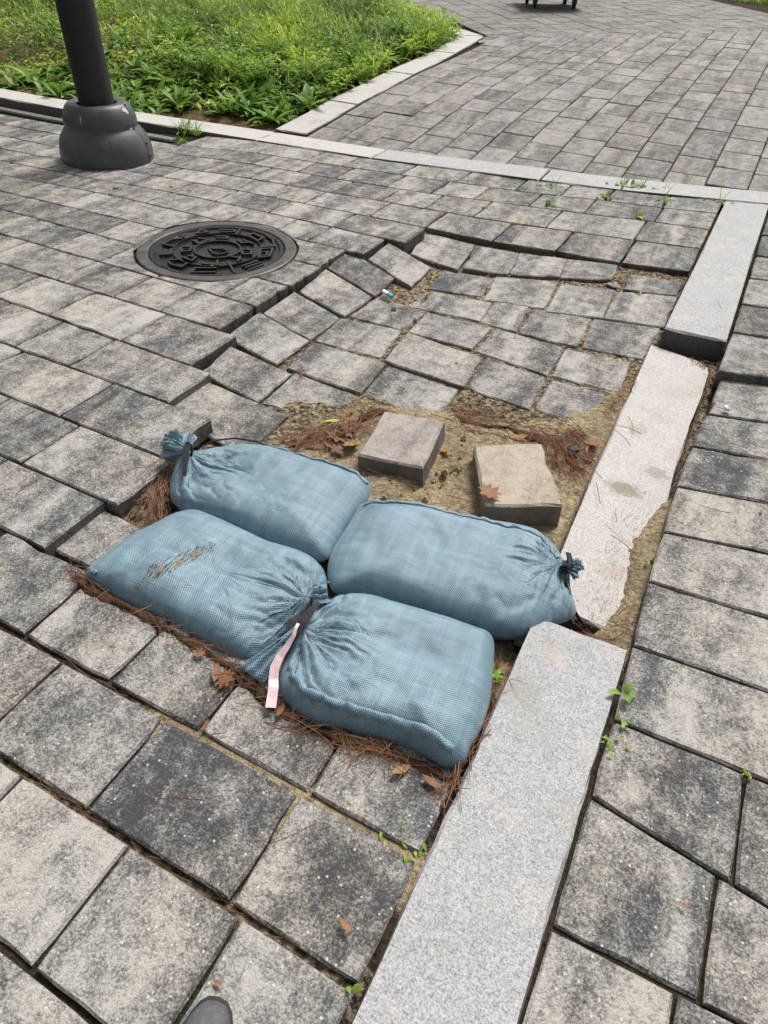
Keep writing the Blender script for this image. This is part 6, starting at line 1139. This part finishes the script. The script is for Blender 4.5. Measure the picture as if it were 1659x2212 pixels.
for i in range(120):
    if i < 70: x,y = rg.uniform(-1.2,-.12),rg.uniform(1.3,1.9)
    elif i < 100: x,y = rg.uniform(.02,.1),rg.uniform(1.08,1.7)
    else: x,y = rg.uniform(-1.25,-.4),rg.uniform(2.0,3.1)
    if i >= 100: z = -.058
    else: z = surf_z(x,y)
    s_ = rg.uniform(.002,.006) if i < 100 else rg.uniform(.003,.008)
    vv = [(x+s_*rg.uniform(.7,1.3)*a,y+s_*rg.uniform(.7,1.3)*b,z+s_*.7*c_) for a,b,c_ in ((1,0,0),(-1,0,0),(0,1,0),(0,-1,0),(0,0,1),(0,0,-1))]
    PB.add(vv,[(0,2,4),(2,1,4),(1,3,4),(3,0,4),(2,0,5),(1,2,5),(3,1,5),(0,3,5)])
for i in range(620):
    if i < 330: x,y,z = rg.gauss(.02,.03),rg.uniform(1.10,1.72),None
    elif i < 520: x,y,z = rg.uniform(-1.15,-.2),1.74+rg.gauss(0,.06),-.0595
    else: x,y,z = rg.uniform(.09,.14),rg.uniform(1.1,1.7),.002
    if z is None:
        if x > .085 or x < -.11: continue
        z = -.0625-.006*sm(1.5,1.15,y)
    s_ = rg.uniform(.0009,.0024)
    vv = [(x+s_*a,y+s_*b,z+s_*.8*c_) for a,b,c_ in ((1,0,0),(-1,.2,0),(.1,1,0),(0,-1,0),(0,0,1),(0,0,-1))]
    PB.add(vv,[(0,2,4),(2,1,4),(1,3,4),(3,0,4)])
tag(PB.build('grit', M['pebble']), 'loose grit and crumbs scattered over the sand and sunken paving', 'grit', kind='stuff')
CL = MB()
for i in range(44):
    if i < 24: x,y = rg.gauss(-.53,.035),rg.gauss(1.47,.09)
    elif i < 34: x,y = rg.gauss(-.60,.06),rg.gauss(1.31,.03)
    else: x,y = rg.uniform(-1.1,-.2),rg.uniform(1.35,1.8)
    s_ = abs(rg.gauss(.0,.0045))+.002; z = surf_z(x,y)+s_*.25; k0 = rg.uniform(0,9)
    vv = []
    for j in range(4):
        for q in range(6):
            th = math.pi*(j+.5)/4; a = 1.0472*q+j*.5; rr_ = s_*(1+.4*fbm(math.cos(a)+k0,math.sin(a),th)); vv.append((x+rr_*math.sin(th)*math.cos(a),y+rr_*math.sin(th)*math.sin(a),z+rr_*.75*math.cos(th)))
    CL.add(vv,[(j*6+q,(j+1)*6+q,(j+1)*6+(q+1)%6,j*6+(q+1)%6) for j in range(3) for q in range(6)]+[(5,4,3,2,1,0)])
tag(CL.build('sand_clods', M['sand'], None, True), 'crumbly damp sand clods between the loose pavers', 'sand', kind='stuff')
def stone(name, label, cat, c, s_, mat, seed, fl=.6):
    r_ = random.Random(seed); v = []; f = []; nu, nv = 10, 6
    for j in range(nv+1):
        for i in range(nu):
            th = math.pi*j/nv; a = 6.2832*i/nu; q = 1+.35*fbm(math.cos(a)*1.3+seed,math.sin(a)*1.3,th)
            v.append((s_*q*math.sin(th)*math.cos(a),s_*q*.75*math.sin(th)*math.sin(a),s_*fl*q*math.cos(th)))
    for j in range(nv):
        for i in range(nu): f.append((j*nu+i,(j+1)*nu+i,(j+1)*nu+(i+1)%nu,j*nu+(i+1)%nu))
    return tag(link(name, mesh(name, v, f, False, mat), loc=c), label, cat)
stone('dark_stone','small black angular stone in the needle drift by the sunken kerb','stone',(-.222,1.775,-.042),.020,M['coal'],3)
stone('pebble','pale yellow pebble on the sunken paving near the litter','stone',(-1.165,2.40,-.056),.015,M['pebble'],5)
stone('pebble','small round pebble right of the pale yellow one','stone',(-1.045,2.36,-.06),.010,M['pebble'],6)
stone('paver_fragment','grey broken concrete chip under the sagging back row','fragment',(-.34,3.31,-.062),.038,M['chipstone'],8,.22)
stone('paver_fragment','crumbled pale concrete chip left of the small grey paver','fragment',(-.42,3.16,-.062),.030,M['chipstone'],9,.22)
stone('pebble','white pebble on the side paving beside the sandy gap','stone',(.17,2.19,.008),.013,M['plastic_white'],10)
# litter pieces
lt = empty('lighter', (-1.265,2.487,-.038)); tag(lt, 'white and cyan plastic piece lying on the sunken paving', 'litter')
def rbox(name, mat, parent, x0, x1):
    mb = MB(); mb.lathe([(.0005,x0),(.0085,x0),(.010,x0+.002),(.010,x1-.002),(.0085,x1),(.0005,x1)], n=16); o = mb.build(name, mat, parent, False); o.rotation_euler = (0,R(96),R(-18)); o.scale = (.7,1.1,1); return o
rbox('white_half', M['plastic_white'], lt, .0, .030); rbox('cyan_half', M['plastic_cyan'], lt, .030, .058)
cl = empty('lime_clip', (-.946,1.511,-.040)); cl.scale = (.75,.75,.75); tag(cl, 'lime green plastic clip on the sand among dry leaves', 'litter')
for s_ in (-1,1):
    mb = MB(); mb.ribbon([(-.032,-.020,.0),(-.012,-.008,.010),(.012,.008+.005*s_,.014),(.034,.022+.006*s_,.010)], [.007,.009,.008,.004], th=.004); mb.build('prong', M['plastic_lime'], cl)
# ------------------------------------------------------------------ shoe toe at the bottom edge
sh = empty('shoe', (-.258,.004,0)); tag(sh, 'toe of a dark grey speckled shoe at the bottom edge', 'shoe')
def shoe_part(name, mat, k, z0, z1, dome):
    v = []; f = []; nu, nv = 28, 10
    for j in range(nv+1):
        t = j/nv
        for i in range(nu):
            a = 2*math.pi*i/nu; ca,sa_ = math.cos(a),math.sin(a)
            lx = .043*k*(1-.12*max(0,-sa_))*math.copysign(abs(ca)**.72,ca); ly = .128*k*math.copysign(abs(sa_)**.85,sa_)
            sc_ = math.cos(t*math.pi/2)**.55 if dome else 1
            z = z0+(z1-z0)*(math.sin(t*math.pi/2) if dome else t)*(1+.5*max(0,-sa_) if dome else 1)
            v.append((lx*sc_,ly*(sc_*.92+.08*(1-t)) if dome else ly,z))
    for j in range(nv):
        for i in range(nu): f.append((j*nu+i,j*nu+(i+1)%nu,(j+1)*nu+(i+1)%nu,(j+1)*nu+i))
    f.append(tuple(nv*nu+i for i in range(nu))); o = link(name, mesh(name, v, f, True, mat), None, sh); o.rotation_euler = (0,0,R(14)); return o
shoe_part('sole', M['sole'], 1.0, .002, .016, False); shoe_part('upper', M['shoe'], .97, .012, .040, True)
# ------------------------------------------------------------------ green hand cart at the top edge
ct = empty('hand_cart', (-3.10,10.55,zp(10.4))); tag(ct, 'dark green wheeled cart parked on the plaza at the top edge', 'cart'); ct.rotation_euler = (0,0,R(30))
for x in (-.25,.25):
    for y in (-.24,.24):
        mb = MB(); mb.lathe([(.052,-.020),(.066,-.017),(.070,-.008),(.070,.008),(.066,.017),(.052,.020),(.052,-.020)], n=28); wh = mb.build('wheel', M['rubber'], ct, True, (x,y,.070)); wh.rotation_euler = (R(90),0,R(70+14*(x > 0)))
        mb = MB(); mb.lathe([(.001,-.014),(.050,-.014),(.053,-.008),(.053,.008),(.050,.014),(.001,.014)], n=20); mb.build('hub', M['cart_green'], wh)
        mb = MB(); mb.box((x-.026,y,.105),(.008,.03,.10)); mb.box((x+.026,y,.105),(.008,.03,.10)); mb.box((x,y,.158),(.07,.07,.010)); mb.build('caster_fork', M['cart_green'], ct)
mb = MB(); mb.box((0,0,.19),(.78,.62,.045)); mb.box((0,.0,.165),(.70,.05,.02)); mb.build('deck', M['cart_green'], ct)
mb = MB(); mb.tube([(-.36,-.28,.2),(-.36,-.28,.95),(-.36,.28,.95),(-.36,.28,.2)], .016, 10); mb.tube([(-.36,-.28,.6),(-.36,.28,.6)], .012, 8); mb.build('handle', M['cart_green'], ct, True)
mb = MB()
for x0,y0,dx,dy in ((0,-.29,.74,.02),(0,.29,.74,.02),(.36,0,.02,.56)): mb.box((x0,y0,.36),(dx,dy,.30))
mb.build('bin_side', M['cart_green'], ct)
